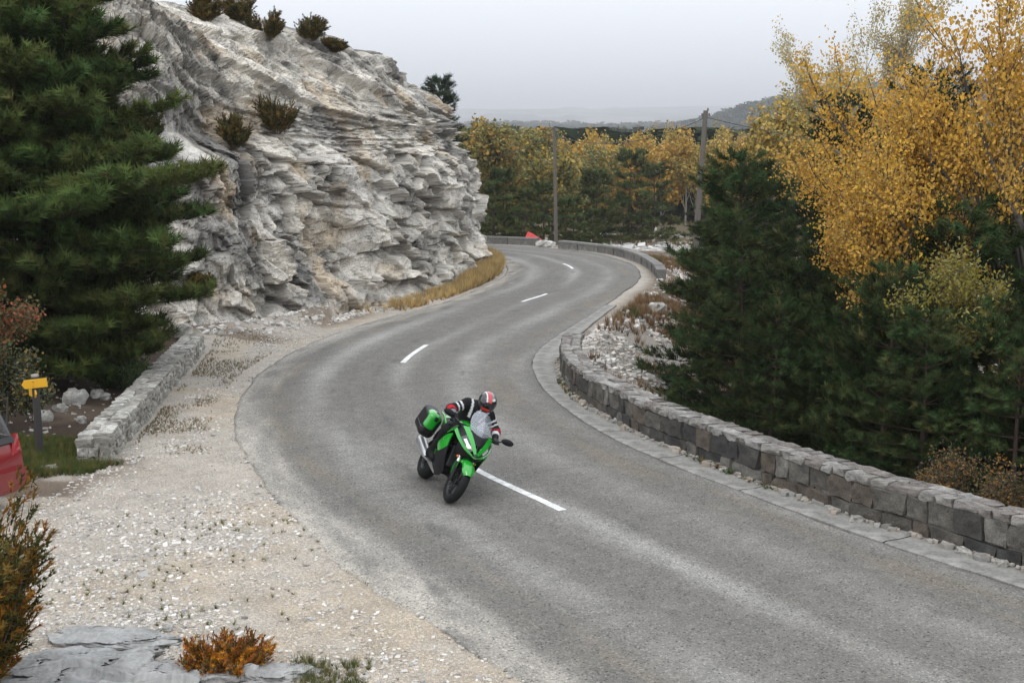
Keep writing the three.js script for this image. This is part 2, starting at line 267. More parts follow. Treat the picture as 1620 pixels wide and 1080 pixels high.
// ---------------------------------------------------------------- rock cliff: bedded ledges on the left, blasted blocky face on the right
const cliffMat = new THREE.MeshStandardMaterial({ vertexColors: true, roughness: 0.93, map: texRock, bumpMap: texRock, bumpScale: 0.03 }); cliffMat.color.setRGB(2.15, 2.13, 2.10);
const cliffProfiles = [ // along-curve metres, then [setback, height] pairs
  [0, [0, -0.6], [1.2, 1.2], [2.2, 2.8], [3.2, 4.4], [5.6, 5.8], [6.2, 8.0], [7.2, 10.4], [9.5, 11.3], [16, 12]],
  [24, [0, -0.6], [1.3, 1.2], [2.0, 2.6], [2.7, 4.5], [4.6, 5.5], [5.2, 7.6], [6.2, 9.6], [8.5, 10.4], [14, 11]],
  [29, [0, -0.6], [1.0, 1.2], [1.6, 2.8], [2.2, 4.5], [3.9, 5.3], [4.5, 7.2], [5.5, 8.9], [7.5, 9.6], [13, 10.2]],
  [35, [0, -0.6], [0.6, 1.2], [1.0, 2.8], [1.6, 4.5], [2.6, 5.6], [3.3, 7.0], [4.5, 8.6], [6.5, 9.3], [12, 9.9]],
  [44, [0, -0.6], [0.45, 1.2], [0.8, 2.8], [1.4, 4.6], [2.0, 5.8], [2.9, 7.1], [4.3, 8.5], [6.3, 9.1], [12, 9.6]],
  [54, [0, -0.6], [0.25, 1.2], [0.6, 2.8], [1.25, 4.6], [1.9, 5.8], [2.8, 7.0], [4.3, 8.3], [6.3, 9.0], [11, 9.5]],
  [90, [0, -0.6], [0.4, 1.2], [0.9, 2.8], [1.6, 4.6], [2.3, 5.6], [3.2, 6.7], [4.6, 7.9], [6.3, 8.6], [11, 9]],
];
const cliffCurve = curve(cliffBase), cliffLen = cliffCurve.getLength();
function cliffMacro(s, v) { // point before fracturing, inward normal
  const t = clamp(s / cliffLen, 0, 1), p = cliffCurve.getPointAt(t), wd = lerp(9, 3, smoothstep(s, 38, 50)), a = cliffCurve.getPointAt(clamp((s - wd) / cliffLen, 0, 1)), b = cliffCurve.getPointAt(clamp((s + wd) / cliffLen, 0, 1));
  const d = b.sub(a).normalize(), inn = V(d.z, 0, -d.x);
  let k = 0; while (k < cliffProfiles.length - 2 && cliffProfiles[k + 1][0] < s) k++;
  const A = cliffProfiles[k], B = cliffProfiles[k + 1], f = sm(clamp((s - A[0]) / (B[0] - A[0]), 0, 1)), q = v * 8, i = Math.min(7, Math.floor(q)), u = q - i;
  const at = (P) => [lerp(P[i + 1][0], P[i + 2][0], u), lerp(P[i + 1][1], P[i + 2][1], u)], x = at(A), y = at(B), set = lerp(x[0], y[0], f), h = lerp(x[1], y[1], f);
  return { p: V(p.x + inn.x * set, h, p.z + inn.z * set), inn, h, set };
}
function fracture(s, p) { // metres outwards, plus what the colour needs
  const bedded = clamp(smoothstep(p.y + 0.02 * s, 5.1, 6.2) * (1 - smoothstep(s, 41, 49)) + smoothstep(32 - s, 0, 5) * 0.55, 0, 1);
  const wx = 0.5 * fbm(p.x * 0.5, p.y * 0.5, p.z * 0.5, 3), tilt = lerp(-0.12, 0.30, smoothstep(p.y, 4.5, 6.5));
  const bed = p.y + tilt * (s - 32) + 0.35 * fbm(s * 0.18, p.y * 0.12, 3, 3);
  let d = 0.25 * fbm(p.x * 0.28 + 5, p.y * 0.28, p.z * 0.28, 3);
  // beds: each layer stands proud or back, with soft undercut courses
  const layer = (k, amp, sharp, seed) => { const b = bed * k + 0.25 * fbm(s * 0.5, seed, bed, 2), i = Math.floor(b), f = b - i, o = (j) => hash(j, seed, 7, 1) - 0.5 + 0.35 * fbm(s * 0.22 + j * 9, seed, 1, 2); return amp * lerp(o(i - 1), o(i), smoothstep(f, 0, sharp)); };
  d += bedded * (layer(0.62, lerp(0.75, 0.6, smoothstep(s, 30, 38)), 0.2, 11) + layer(1.9, 0.30, 0.2, 23) + layer(5.3, 0.12, 0.3, 37));
  // blocks
  const bl = 1 - 0.72 * bedded, sw = s < 34 ? s : 34 + (s - 34) * 0.55; let tone = 0, crack = 0;
  const blocks = (fx, fy, amp, til, seed, cw) => {
    const w = worley(sw * fx + wx * 0.6, (bed * 0.5 + p.y * 0.5 + 0.12 * sw) * fy + wx * 0.5, 0.3 * seed, seed), r1 = hash(w.i, w.j, w.k, seed + 5), r2 = hash(w.i, w.j, w.k, seed + 6), r3 = hash(w.i, w.j, w.k, seed + 7);
    const e = w.f2 - w.f1; if (e < cw) crack += (1 - e / cw) * amp;
    tone += (r2 - 0.5) * amp; return amp * (r1 - 0.5) + til * 1.5 * (w.dx * (r2 - 0.5) + w.dy * (r3 - 0.52)) - (e < cw ? amp * 0.35 * (1 - e / cw) : 0);
  };
  d += bl * blocks(0.36, 0.42, 0.55, 0.7, 100, 0.05) + bl * blocks(0.95, 1.05, 0.48, 0.85, 200, 0.05) + lerp(0.5, 1, bl) * blocks(2.1, 2.4, 0.16, 0.34, 300, 0.06) + blocks(4.6, 5.6, 0.045, 0.10, 400, 0.08);
  d += 0.025 * fbm(p.x * 3, p.y * 4, p.z * 3, 3);
  const low = smoothstep(p.y, -0.3, 0.6), top = 1 - 0.7 * smoothstep(p.y, 8.4, 9.6);
  return { d: d * lerp(0.35, 0.95, low) * top, tone, crack, bedded, bed };
}
function cliffPoint(s, v) { const m = cliffMacro(s, v), f = fracture(s, m.p); return { p: m.p.clone().addScaledVector(m.inn, -f.d).add(V(0, 0.35 * f.d * smoothstep(m.h, 5, 9), 0)), f, m }; }
{
  const ss = spaced([[0, 15, 0.3], [15, 57, 0.062], [57, 66, 0.15], [66, cliffLen - 0.01, 1]]), NV = 300, vs = []; for (let j = 0; j <= NV; j++) { const t = j / NV; vs.push(t < 0.9 ? t / 0.9 * 0.86 : 0.86 + (t - 0.9) / 0.1 * 0.14); }
  const g = grid(ss.length, NV + 1, (i, j) => {
    const s = ss[i], { p, f, m } = cliffPoint(s, vs[j]);
    const n1 = fbm(s * 0.35, m.h * 0.35, 1, 4), n2 = fbm(s * 1.4, m.h * 0.5, 4, 4), n3 = fbm(s * 0.8 + 30, m.h * 0.9, 9, 4);
    let c = [0.355, 0.335, 0.300], k = 1.08 + f.tone * 1.0 + 0.3 * n2 - 0.5 * Math.min(0.5, f.crack); c = c.map((x) => x * k);
    c = mix3(c, [0.40, 0.315, 0.215], smoothstep(n3, 0.08, 0.5) * 0.6);                         // rusty tan faces
    c = mix3(c, [0.135, 0.132, 0.130], smoothstep(n1 + 0.5 * n2, 0.06, 0.42) * 0.72);              // grey-black lichen and water stains
    c = mix3(c, [0.54, 0.515, 0.475], smoothstep(fbm(s * 0.5 + 80, m.h * 0.6, 3, 4), 0.14, 0.45) * 0.65); // fresh pale breaks
    if (m.h > 8.6) c = mix3(c, [0.16, 0.14, 0.09], smoothstep(n3 + (m.h - 9) * 0.5, 0.1, 0.6) * 0.7);
    return { p: [p.x, p.y, p.z], c: c.map((x) => clamp(x, 0.05, 0.7)), u: [s / 2.6, (m.h + m.set * 0.6) / 2.6] };
  });
  structure('rock_cliff', toCreasedNormals(g, 0.42), cliffMat);
}
// ---------------------------------------------------------------- stones and stone walls
function stoneGeometry(seed, round = 0.22, jitter = 0.10, seg = 2) {
  const g0 = new THREE.BoxGeometry(1, 1, 1, seg, seg, seg); g0.deleteAttribute('normal'); g0.deleteAttribute('uv'); const g = mergeVertices(g0), p = g.attributes.position, v = V();
  for (let i = 0; i < p.count; i++) { v.fromBufferAttribute(p, i); const l = Math.max(1e-6, v.length()), b = v.clone().multiplyScalar(0.62 / l); v.lerp(b, round); const id = i + seed * 131; v.x += (hash(id, 1, 2) - 0.5) * jitter * 2; v.y += (hash(id, 3, 4) - 0.5) * jitter * 2; v.z += (hash(id, 5, 6) - 0.5) * jitter * 2; p.setXYZ(i, v.x, v.y, v.z); }
  const q = toCreasedNormals(g, 0.75), P = q.attributes.position, N = q.attributes.normal, uv = []; for (let i = 0; i < P.count; i++) { const ax = Math.abs(N.getX(i)), ay = Math.abs(N.getY(i)), az = Math.abs(N.getZ(i)); uv.push(...(ax > ay && ax > az ? [P.getZ(i), P.getY(i)] : ay > az ? [P.getX(i), P.getZ(i)] : [P.getX(i), P.getY(i)]).map((t) => t * 0.35 + seed * 0.137)); }
  q.setAttribute('uv', new THREE.Float32BufferAttribute(uv, 2)); return q;
}
const blockGeos = [...Array(8)].map((_, i) => stoneGeometry(i + 1, 0.2, 0.085)), rubbleGeos = [...Array(8)].map((_, i) => stoneGeometry(i + 20, 0.42, 0.13)), boulderGeos = [...Array(6)].map((_, i) => stoneGeometry(i + 40, 0.55, 0.12, 3));
const roughGeos = [...Array(8)].map((_, i) => stoneGeometry(i + 70, 0.22, 0.12));
const stoneMat = (r, g, b) => { const m = new THREE.MeshStandardMaterial({ roughness: 0.95, map: texRock, bumpMap: texRock, bumpScale: 0.035 }); m.color.setRGB(r * 1.9, g * 1.9, b * 1.9); return m; };
const darkStones = [stoneMat(0.065, 0.061, 0.055), stoneMat(0.095, 0.086, 0.074), stoneMat(0.13, 0.12, 0.104), stoneMat(0.12, 0.098, 0.078), stoneMat(0.055, 0.053, 0.05), stoneMat(0.19, 0.18, 0.16)];
const capStones = [stoneMat(0.27, 0.25, 0.23), stoneMat(0.32, 0.30, 0.275), stoneMat(0.24, 0.215, 0.195), stoneMat(0.36, 0.345, 0.325)];
const paleStones = [stoneMat(0.50, 0.48, 0.435), stoneMat(0.43, 0.41, 0.365), stoneMat(0.56, 0.54, 0.50), stoneMat(0.36, 0.34, 0.30)];
const mortar = new THREE.MeshStandardMaterial({ roughness: 0.95, map: rep(texConcrete, 1.5), bumpMap: rep(texConcrete, 1.5), bumpScale: 0.01 }); mortar.color.setRGB(0.27, 0.25, 0.225);
function wallAlong(t, path, width, height, side, r, opt) { // side: +1 body lies to the right of travel
  const cv = curve(path), L = cv.getLength(), at = (s) => { const u = clamp(s / L, 0, 1), p = cv.getPointAt(u), d = cv.getTangentAt(u); return { p, d, n: V(-d.z * side, 0, d.x * side) }; };
  const N = Math.ceil(L / 0.35), core = new GB(), inset = 0.035; let last;
  for (let i = 0; i <= N; i++) {
    const s = clamp(i / N * L, 0.04, L - 0.04), { p, n } = at(s), hh = height - 0.045, row = [[inset, -0.3], [inset, hh], [width - inset, hh], [width - inset, opt.foot ?? -0.6]].map(([w, y]) => core.v(p.x + n.x * w, y, p.z + n.z * w, null, [w + y, s]));
    if (last) for (let q = 0; q < 3; q++) side > 0 ? core.q(last[q], last[q + 1], row[q + 1], row[q]) : core.q(last[q], row[q], row[q + 1], last[q + 1]);
    if (i === 0 || i === N) core.q(row[0], row[1], row[2], row[3]);
    last = row;
  }
  mesh('mortar', toCreasedNormals(core.build(), 0.6), mortar, t);
  const put = (s, w, y, sx, sy, sz, geos, mats, wob = 0.05) => { const { p, d, n } = at(s), o = mesh('stone', geos[Math.floor(r() * geos.length)], mats[Math.floor(r() * mats.length)], t); o.position.set(p.x + n.x * w, y, p.z + n.z * w); o.scale.set(sx, sy, sz); o.rotation.set((r() - 0.5) * wob, Math.atan2(-d.z, d.x) + (r() - 0.5) * wob, (r() - 0.5) * wob); };
  let y = -0.06; for (const ch of opt.courses) { let s = 0.02 + r() * 0.1; while (s < L - 0.06) { const w = Math.min(L - s, opt.len[0] + r() * (opt.len[1] - opt.len[0])), hh = ch * (0.9 + r() * 0.14); put(s + w / 2, 0.085 + (r() - 0.5) * 0.05, y + ch / 2 + (r() - 0.5) * 0.015, w * 0.985, hh, 0.2, opt.faceGeos, opt.face, 0.05); s += w + 0.012; } y += ch; }
  for (let k = 0; k < opt.capRows; k++) { let s = r() * 0.1; const cw = width / opt.capRows; while (s < L - 0.05) { const w = Math.min(L - s, opt.cap[0] + r() * (opt.cap[1] - opt.cap[0])); put(s + w / 2, cw * (k + 0.5) + (r() - 0.5) * 0.02, height - 0.045 + (r() - 0.5) * 0.02, w * 0.99, 0.105, cw * (0.98 + r() * 0.1), opt.capGeos, opt.capMats, 0.07); s += w + 0.008; } }
  for (const s of opt.ends ?? []) { let yy = -0.05; while (yy < height - 0.08) { let w = 0; const ch = 0.13 + r() * 0.06; while (w < width - 0.05) { const ww = Math.min(width - w, 0.14 + r() * 0.14); put(s, w + ww / 2, yy + ch / 2, 0.12, ch, ww, opt.faceGeos, opt.face, 0.08); w += ww; } yy += ch; } }
  return { at, L };
}
const rightWall = group('stone_parapet');
tag(rightWall, 'long dark stone parapet curving along the valley side of the road', 'wall');
const rightWallInfo = wallAlong(rightWall, wallPath, 0.44, 0.6, 1, mulberry(31), { courses: [0.29, 0.29], len: [0.2, 0.56], face: darkStones, faceGeos: blockGeos, capRows: 2, cap: [0.17, 0.42], capMats: capStones, capGeos: roughGeos, foot: -1.6 });
const leftWall = group('rubble_wall');
tag(leftWall, 'low pale rubble stone wall beside the gravel lay-by', 'wall');
wallAlong(leftWall, [[-6.20, -19.48], [-6.55, -23], [-6.95, -26.6], [-7.36, -30.65]], 0.48, 0.43, -1, mulberry(44), { courses: [0.15, 0.14, 0.13], len: [0.15, 0.33], face: paleStones, faceGeos: rubbleGeos, capRows: 2, cap: [0.17, 0.38], capMats: paleStones, capGeos: rubbleGeos, foot: -0.4, ends: [0.03] });
{ // far parapet on the outside of the bend: cast sections, a gap of broken stone, then more sections behind
  const concrete = [0.30, 0.26, 0.34].map((k) => { const m = new THREE.MeshStandardMaterial({ roughness: 0.93, map: rep(texConcrete, 0.9), bumpMap: rep(texConcrete, 0.9), bumpScale: 0.012 }); m.color.setRGB(k, k * 0.97, k * 0.9); return m; });
  const make = (label, path, step, seed) => {
    const t = group('far_parapet'); tag(t, label, 'wall'); const cv = curve(path), L = cv.getLength(), r = mulberry(seed); let s = 0;
    while (s < L - 0.3) {
      const n = Math.min(step * (0.85 + r() * 0.3), L - s), b = new GB(), rows = []; const hh = 0.40 + (r() - 0.5) * 0.03;
      for (let k = 0; k <= 4; k++) { const u = clamp((s + 0.012 + (n - 0.024) * k / 4) / L, 0, 1), p = cv.getPointAt(u), d = cv.getTangentAt(u), nx = -d.z, nz = d.x; rows.push([[0, -0.3], [0, hh - 0.1], [-0.035, hh - 0.095], [-0.035, hh], [0.34, hh], [0.34, hh - 0.1], [0.30, -1.2]].map(([w, y]) => b.v(p.x + nx * w, y, p.z + nz * w, null, [w + y, s + n * k / 4]))); }
      for (let k = 0; k < 4; k++) for (let q = 0; q < 6; q++) b.q(rows[k][q], rows[k][q + 1], rows[k + 1][q + 1], rows[k + 1][q]);
      for (const k of [0, 4]) for (let q = 1; q < 6; q++) b.t(rows[k][0], rows[k][q], rows[k][q + 1]);
      mesh('wall_section', toCreasedNormals(b.build(), 0.5), concrete[Math.floor(r() * 3)], t); s += n;
    }
  };
  make('low grey parapet round the outside of the far bend', [[5.50, -48.9], [5.62, -51.0], [5.62, -54.4], [5.3, -58.4], [4.4, -62.0], [3.3, -64.2], [2.35, -65.6]], 1.7, 3);
  make('straight grey parapet behind the bend, nearest the rock', [[1.3, -67.4], [-1.5, -69.0], [-5, -70.2], [-10, -71.4]], 2.0, 8);
}

// ---------------------------------------------------------------- plants: shared pieces
const M4 = () => new THREE.Matrix4(), Q = () => new THREE.Quaternion();
const barkPine = new THREE.MeshStandardMaterial({ roughness: 0.95, map: rep(texRock, 2), bumpMap: rep(texRock, 2), bumpScale: 0.02 }); barkPine.color.setRGB(0.13, 0.085, 0.062);
const barkGrey = mat(0.085, 0.075, 0.062, 0.95), barkPale = mat(0.24, 0.22, 0.19, 0.9);
const leafMat = (o = {}) => new THREE.MeshPhysicalMaterial({ roughness: 0.9, side: THREE.DoubleSide, transmission: 0.3, thickness: 0, ...o });
const needleMat = new THREE.MeshPhysicalMaterial({ roughness: 0.85, specularIntensity: 0.15, side: THREE.DoubleSide }), broadMat = leafMat(), grassMat = new THREE.MeshPhysicalMaterial({ roughness: 0.9, specularIntensity: 0.2, side: THREE.DoubleSide });
function tuftGeo(seed, n, len, wid, axis, spread) { // needles round a short twig along +y
  const r = mulberry(seed), b = new GB();
  for (let i = 0; i < n; i++) {
    const a = r() * 6.283, y = axis * Math.pow(r(), 0.8), out = spread * (0.55 + 0.6 * r()), l = len * (0.7 + 0.6 * r()), d = V(Math.cos(a) * out, 1 - out * 0.45, Math.sin(a) * out).normalize(), s = V(-Math.sin(a) + 0.6 * (r() - 0.5), 0.5 * (r() - 0.5), Math.cos(a) + 0.6 * (r() - 0.5)).normalize().multiplyScalar(wid);
    const o = b.v(-s.x, y - s.y, -s.z); b.v(s.x, y + s.y, s.z); b.v(d.x * l, y + d.y * l, d.z * l); b.t(o, o + 1, o + 2);
  }
  return b.build();
}
function leavesGeo(seed, n, rad, size, aspect = 0.85) { // a loose handful of folded leaves
  const r = mulberry(seed), b = new GB(), e = new THREE.Euler(), v = V();
  for (let i = 0; i < n; i++) {
    const c = V(r() - 0.5, r() - 0.5, r() - 0.5).multiplyScalar(2 * rad), s = size * (0.7 + 0.6 * r()); e.set(r() * 6.3, r() * 6.3, r() * 6.3); const o = b.p.length / 3;
    for (const [x, y, z] of [[0, -0.5, 0], [aspect * 0.5, -0.05, 0.12], [0, 0.55, 0.02], [-aspect * 0.5, -0.05, 0.12]]) { v.set(x * s, y * s, z * s).applyEuler(e).add(c); b.v(v.x, v.y, v.z); }
    b.t(o, o + 1, o + 2); b.t(o, o + 2, o + 3);
  }
  return b.build();
}
const pineTuft = tuftGeo(3, 34, 0.15, 0.010, 0.26, 0.9), pineTuftFar = tuftGeo(5, 22, 0.34, 0.035, 0.45, 0.9), juniperTuft = tuftGeo(7, 26, 0.06, 0.009, 0.20, 0.8);
const leafNear = leavesGeo(2, 7, 0.15, 0.072), leafMid = leavesGeo(4, 8, 0.34, 0.20), leafFine = leavesGeo(6, 12, 0.12, 0.045, 0.5), leafFar = leavesGeo(8, 7, 0.5, 0.42);
const grassTuft = tuftGeo(11, 22, 0.30, 0.006, 0.02, 0.42), weedTuft = tuftGeo(13, 16, 0.12, 0.010, 0.03, 0.8);
function scatter(name, geo, m, list, parent, kind = 'stuff') { // list of {p, q, s, c}
  const o = new THREE.InstancedMesh(geo, m, list.length), A = M4(), col = new THREE.Color();
  list.forEach((t, i) => { A.compose(t.p, t.q ?? Q(), typeof t.s === 'number' ? V(t.s, t.s, t.s) : t.s); o.setMatrixAt(i, A); col.setRGB(...t.c); o.setColorAt(i, col); });
  o.name = parent === scene ? numbered(name) : name; o.userData.kind = kind; parent.add(shadows(o)); return o;
}
const UP = V(0, 1, 0), turnTo = (d) => Q().setFromUnitVectors(UP, d);
const shade = (c, r, k = 0.25) => { const f = 1 + (r() - 0.5) * 2 * k, g = (r() - 0.5) * 0.18; return [c[0] * f * (1 + g), c[1] * f, c[2] * f * (1 - g)]; };
const PINE = [0.034, 0.054, 0.019], PINEB = [0.028, 0.045, 0.020], GOLD = [0.60, 0.355, 0.038], OCHRE = [0.40, 0.24, 0.045], OLIVE = [0.21, 0.19, 0.05], PALE = [0.55, 0.44, 0.16], LIME = [0.27, 0.25, 0.035], RUST = [0.33, 0.12, 0.035], BRUSH = [0.14, 0.095, 0.03], GREEN = [0.065, 0.095, 0.03];
// a pine: whorls of boughs, each with side twigs carrying tufts
function pineParts(seed, h, rAt, o = {}) {
  const r = mulberry(seed), wood = new GB(), tufts = [], y0 = o.from ?? 0.08, lean = V((r() - 0.5) * 0.05, 1, (r() - 0.5) * 0.05).multiplyScalar(h), tr = o.trunk ?? h * 0.018;
  const stem = [0, 0.25, 0.5, 0.75, 1].map((t) => V(lean.x * t + 0.05 * noise(t * 3, seed, 0), h * t, lean.z * t + 0.05 * noise(t * 3, seed, 5))), SC = new THREE.CatmullRomCurve3(stem);
  const trunk = new GB().tube(SC.getPoints(10), [...Array(11)].map((_, i) => tr * (1.15 - i / 10 * 1.1)), 8);
  const col = o.colour ?? PINE, step = o.step ?? 0.42, size = o.size ?? 1, dens = o.dens ?? 1;
  for (let y = y0 * h; y < h * 0.985; y += step * (0.7 + 0.6 * r()) * (y > h * 0.8 ? 0.6 : 1)) {
    const n = 4 + (o.more ?? 0) + Math.floor(r() * 3), a0 = r() * 6.28, R = rAt(y / h);
    for (let k = 0; k < n; k++) {
      const a = a0 + k / n * 6.28 + (r() - 0.5) * 0.7, L = R * (0.55 + 0.55 * r()); if (L < 0.1) continue;
      const p0 = SC.getPoint(y / h), rise = lerp(o.droop ?? -0.10, 0.55, Math.pow(y / h, 2)) + (r() - 0.5) * 0.25, dir = V(Math.cos(a), rise, Math.sin(a)).normalize();
      const end = p0.clone().addScaledVector(dir, L).add(V(0, 0.08 * L, 0)), mid = p0.clone().lerp(end, 0.55).add(V(0, -0.05 * L, 0)), B = new THREE.QuadraticBezierCurve3(p0, mid, end);
      wood.tube(B.getPoints(3), [0.010 + 0.011 * L, 0.008 + 0.007 * L, 0.006 + 0.003 * L, 0.004], 3, false);
      const m = Math.max(3, Math.round(L * 7.5 * dens)), bf = 0.65 + 0.75 * r(), bc = [col[0] * bf * (0.85 + 0.4 * r()), col[1] * bf, col[2] * bf];
      for (let i = 0; i < m; i++) {
        const t = Math.pow(0.22 + 0.78 * (i + r()) / m, 0.9), q = B.getPoint(Math.min(1, t)), side = (r() < 0.5 ? -1 : 1) * (0.6 + 0.9 * r()), aa = a + side, sl = (0.18 + 0.34 * (1 - t) * L * 0.45) * (0.6 + 0.8 * r()), sd = V(Math.cos(aa), 0.12 + 0.35 * r(), Math.sin(aa)).normalize(), tw = 2 + Math.floor(sl * 5.5 * dens);
        if (sl > 0.3 && !o.simple) wood.tube([q, q.clone().addScaledVector(sd, sl)], [0.006, 0.003], 3, false);
        for (let w = 0; w < tw; w++) { const e = q.clone().addScaledVector(sd, sl * (w + 0.5 + r() * 0.5) / tw).add(V((r() - 0.5) * 0.12, (r() - 0.3) * 0.10, (r() - 0.5) * 0.12)), d = V(sd.x + dir.x * 0.5 + (r() - 0.5) * 0.8, 0.45 + 0.7 * r(), sd.z + dir.z * 0.5 + (r() - 0.5) * 0.8).normalize(); tufts.push({ p: e, q: turnTo(d), s: size * (0.7 + 0.6 * r()), c: shade(r() < 0.06 ? [0.085, 0.085, 0.03] : bc, r, 0.32) }); }
      }
    }
  }
  return { trunk: trunk.build(), wood: wood.build(), tufts };
}
function pine(label, x, z, seed, h, rAt, o = {}) {
  const t = group('pine_tree', x, landAt(x, z) - 0.15, z), P = pineParts(seed, h, rAt, o); tag(t, label, 'tree', o.group);
  mesh('trunk', P.trunk, barkPine, t); mesh('branches', P.wood, o.bark ?? barkPine, t); scatter('crown', o.geo ?? pineTuft, needleMat, P.tufts, t); return t;
}
// a broadleaf tree: forking limbs, leaf handfuls along the outer twigs
function broadParts(seed, h, o = {}) {
  const r = mulberry(seed), trunk = new GB(), wood = new GB(), leaves = [], depth = o.depth ?? 4, spread = o.spread ?? 0.5, up = o.up ?? 0.35;
  const grow = (p, d, L, rad, lev) => {
    const end = p.clone().addScaledVector(d, L), bend = V((r() - 0.5) * 0.16, (r() - 0.5) * 0.06, (r() - 0.5) * 0.16).multiplyScalar(L), mid = p.clone().lerp(end, 0.5).add(bend);
    (lev === 0 ? trunk : wood).tube([p, mid, end], [rad, rad * 0.82, rad * 0.66], lev === 0 ? 8 : lev < 2 ? 5 : 3, false);
    if (lev >= depth - 1) { const k = o.leafy ?? 6; for (let i = 0; i < k; i++) { const q = p.clone().lerp(end, 0.15 + 0.95 * r()).add(V((r() - 0.5), (r() - 0.5), (r() - 0.5)).multiplyScalar(o.puff ?? 0.3)); leaves.push({ p: q, q: Q().setFromEuler(new THREE.Euler(r() * 6, r() * 6, r() * 6)), s: (o.size ?? 1) * (0.7 + 0.6 * r()), c: shade(r() < (o.mixed ?? 0.2) ? o.second ?? o.colour : o.colour, r, 0.22) }); } }
    if (lev >= depth) return;
    const n = lev === 0 ? o.forks ?? 5 : 2 + (r() < 0.65 ? 1 : 0);
    for (let i = 0; i < n; i++) {
      const t = lev === 0 ? lerp(o.bare ?? 0.35, 1, (i + r() * 0.6) / n) : i === 0 ? 1 : 0.4 + 0.55 * r(), q = p.clone().lerp(end, Math.min(1, t)).addScaledVector(bend, 2 * t * (1 - t)), a = r() * 6.28, s = spread * (0.7 + 0.6 * r()) * (i === 0 && lev > 0 ? 0.5 : 1);
      grow(q, d.clone().add(V(Math.cos(a) * s, up * (0.3 + r() * 0.5), Math.sin(a) * s)).normalize(), L * (lev === 0 ? (o.limb ?? 0.5) : 0.72) * (0.75 + 0.45 * r()), rad * (lev === 0 ? 0.45 : 0.62), lev + 1);
    }
  };
  grow(V(0, 0, 0), V((r() - 0.5) * 0.1 + (o.lx ?? 0), 1, (r() - 0.5) * 0.1 + (o.lz ?? 0)).normalize(), h * (o.bole ?? 0.62), o.rad ?? h * 0.014, 0);
  const tall = Math.max(...leaves.map((l) => l.p.y)), k = h / tall, tg = trunk.build().scale(k, k, k), wg = wood.build().scale(k, k, k); for (const l of leaves) l.p.multiplyScalar(k);
  return { trunk: tg, wood: wg, leaves };
}
function broad(name, label, x, z, seed, h, o) {
  const t = group(name, x, (o.y ?? landAt(x, z)) - 0.12, z), P = broadParts(seed, h, o); tag(t, label, o.category ?? 'tree', o.group);
  mesh('trunk', P.trunk, o.bark ?? barkGrey, t); mesh('branches', P.wood, o.bark ?? barkGrey, t); scatter('crown', o.geo ?? leafNear, broadMat, P.leaves, t); return t;
}
function again(src, label, x, z, scale, turn, grp, dy = 0) { const c = src.clone(); c.name = numbered(src.name.replace(/_\d+$/, '')); c.position.set(x, landAt(x, z) - 0.2 + dy, z); typeof scale === 'number' ? c.scale.setScalar(scale) : c.scale.set(...scale); c.rotation.y = turn; c.userData = { label, category: src.userData.category, ...(grp ? { group: grp } : {}) }; scene.add(c); return c; }

// ---------------------------------------------------------------- the pines
pine('big dark pine filling the left edge in front of the cliff', -9.75, -26, 12, 11.5, (t) => t < 0.32 ? lerp(2.7, 3.9, t / 0.32) : lerp(3.5, 0.35, Math.pow((t - 0.32) / 0.68, 0.85)), { from: 0.04, step: 0.17, dens: 1.5, more: 2, droop: -0.05, size: 1.15, colour: [0.055, 0.082, 0.022] });
const shapeA = (t) => 2.6 * Math.pow(1 - t, 0.75) * (t < 0.15 ? 0.7 + 2 * t : 1) + 0.15, shapeB = (t) => 2.1 * Math.pow(1 - t, 0.6) + 0.2;
const pineA = pine('pointed pine at the left end of the valley trees, nearest the river gravel', 7.1, -38, 21, 6.2, shapeA, { dens: 0.9, colour: PINE });
const pineB = pine('tall dark pine behind the golden aspen', 8.3, -32.5, 22, 8.7, shapeB, { dens: 0.9, colour: PINEB });
const pineC = pine('dark pine with spreading lower boughs hanging over the scree slope', 5.5, -30.5, 23, 6.4, (t) => 2.7 * Math.pow(1 - t, 0.6) + 0.15, { dens: 0.95, colour: PINE, droop: -0.05 });
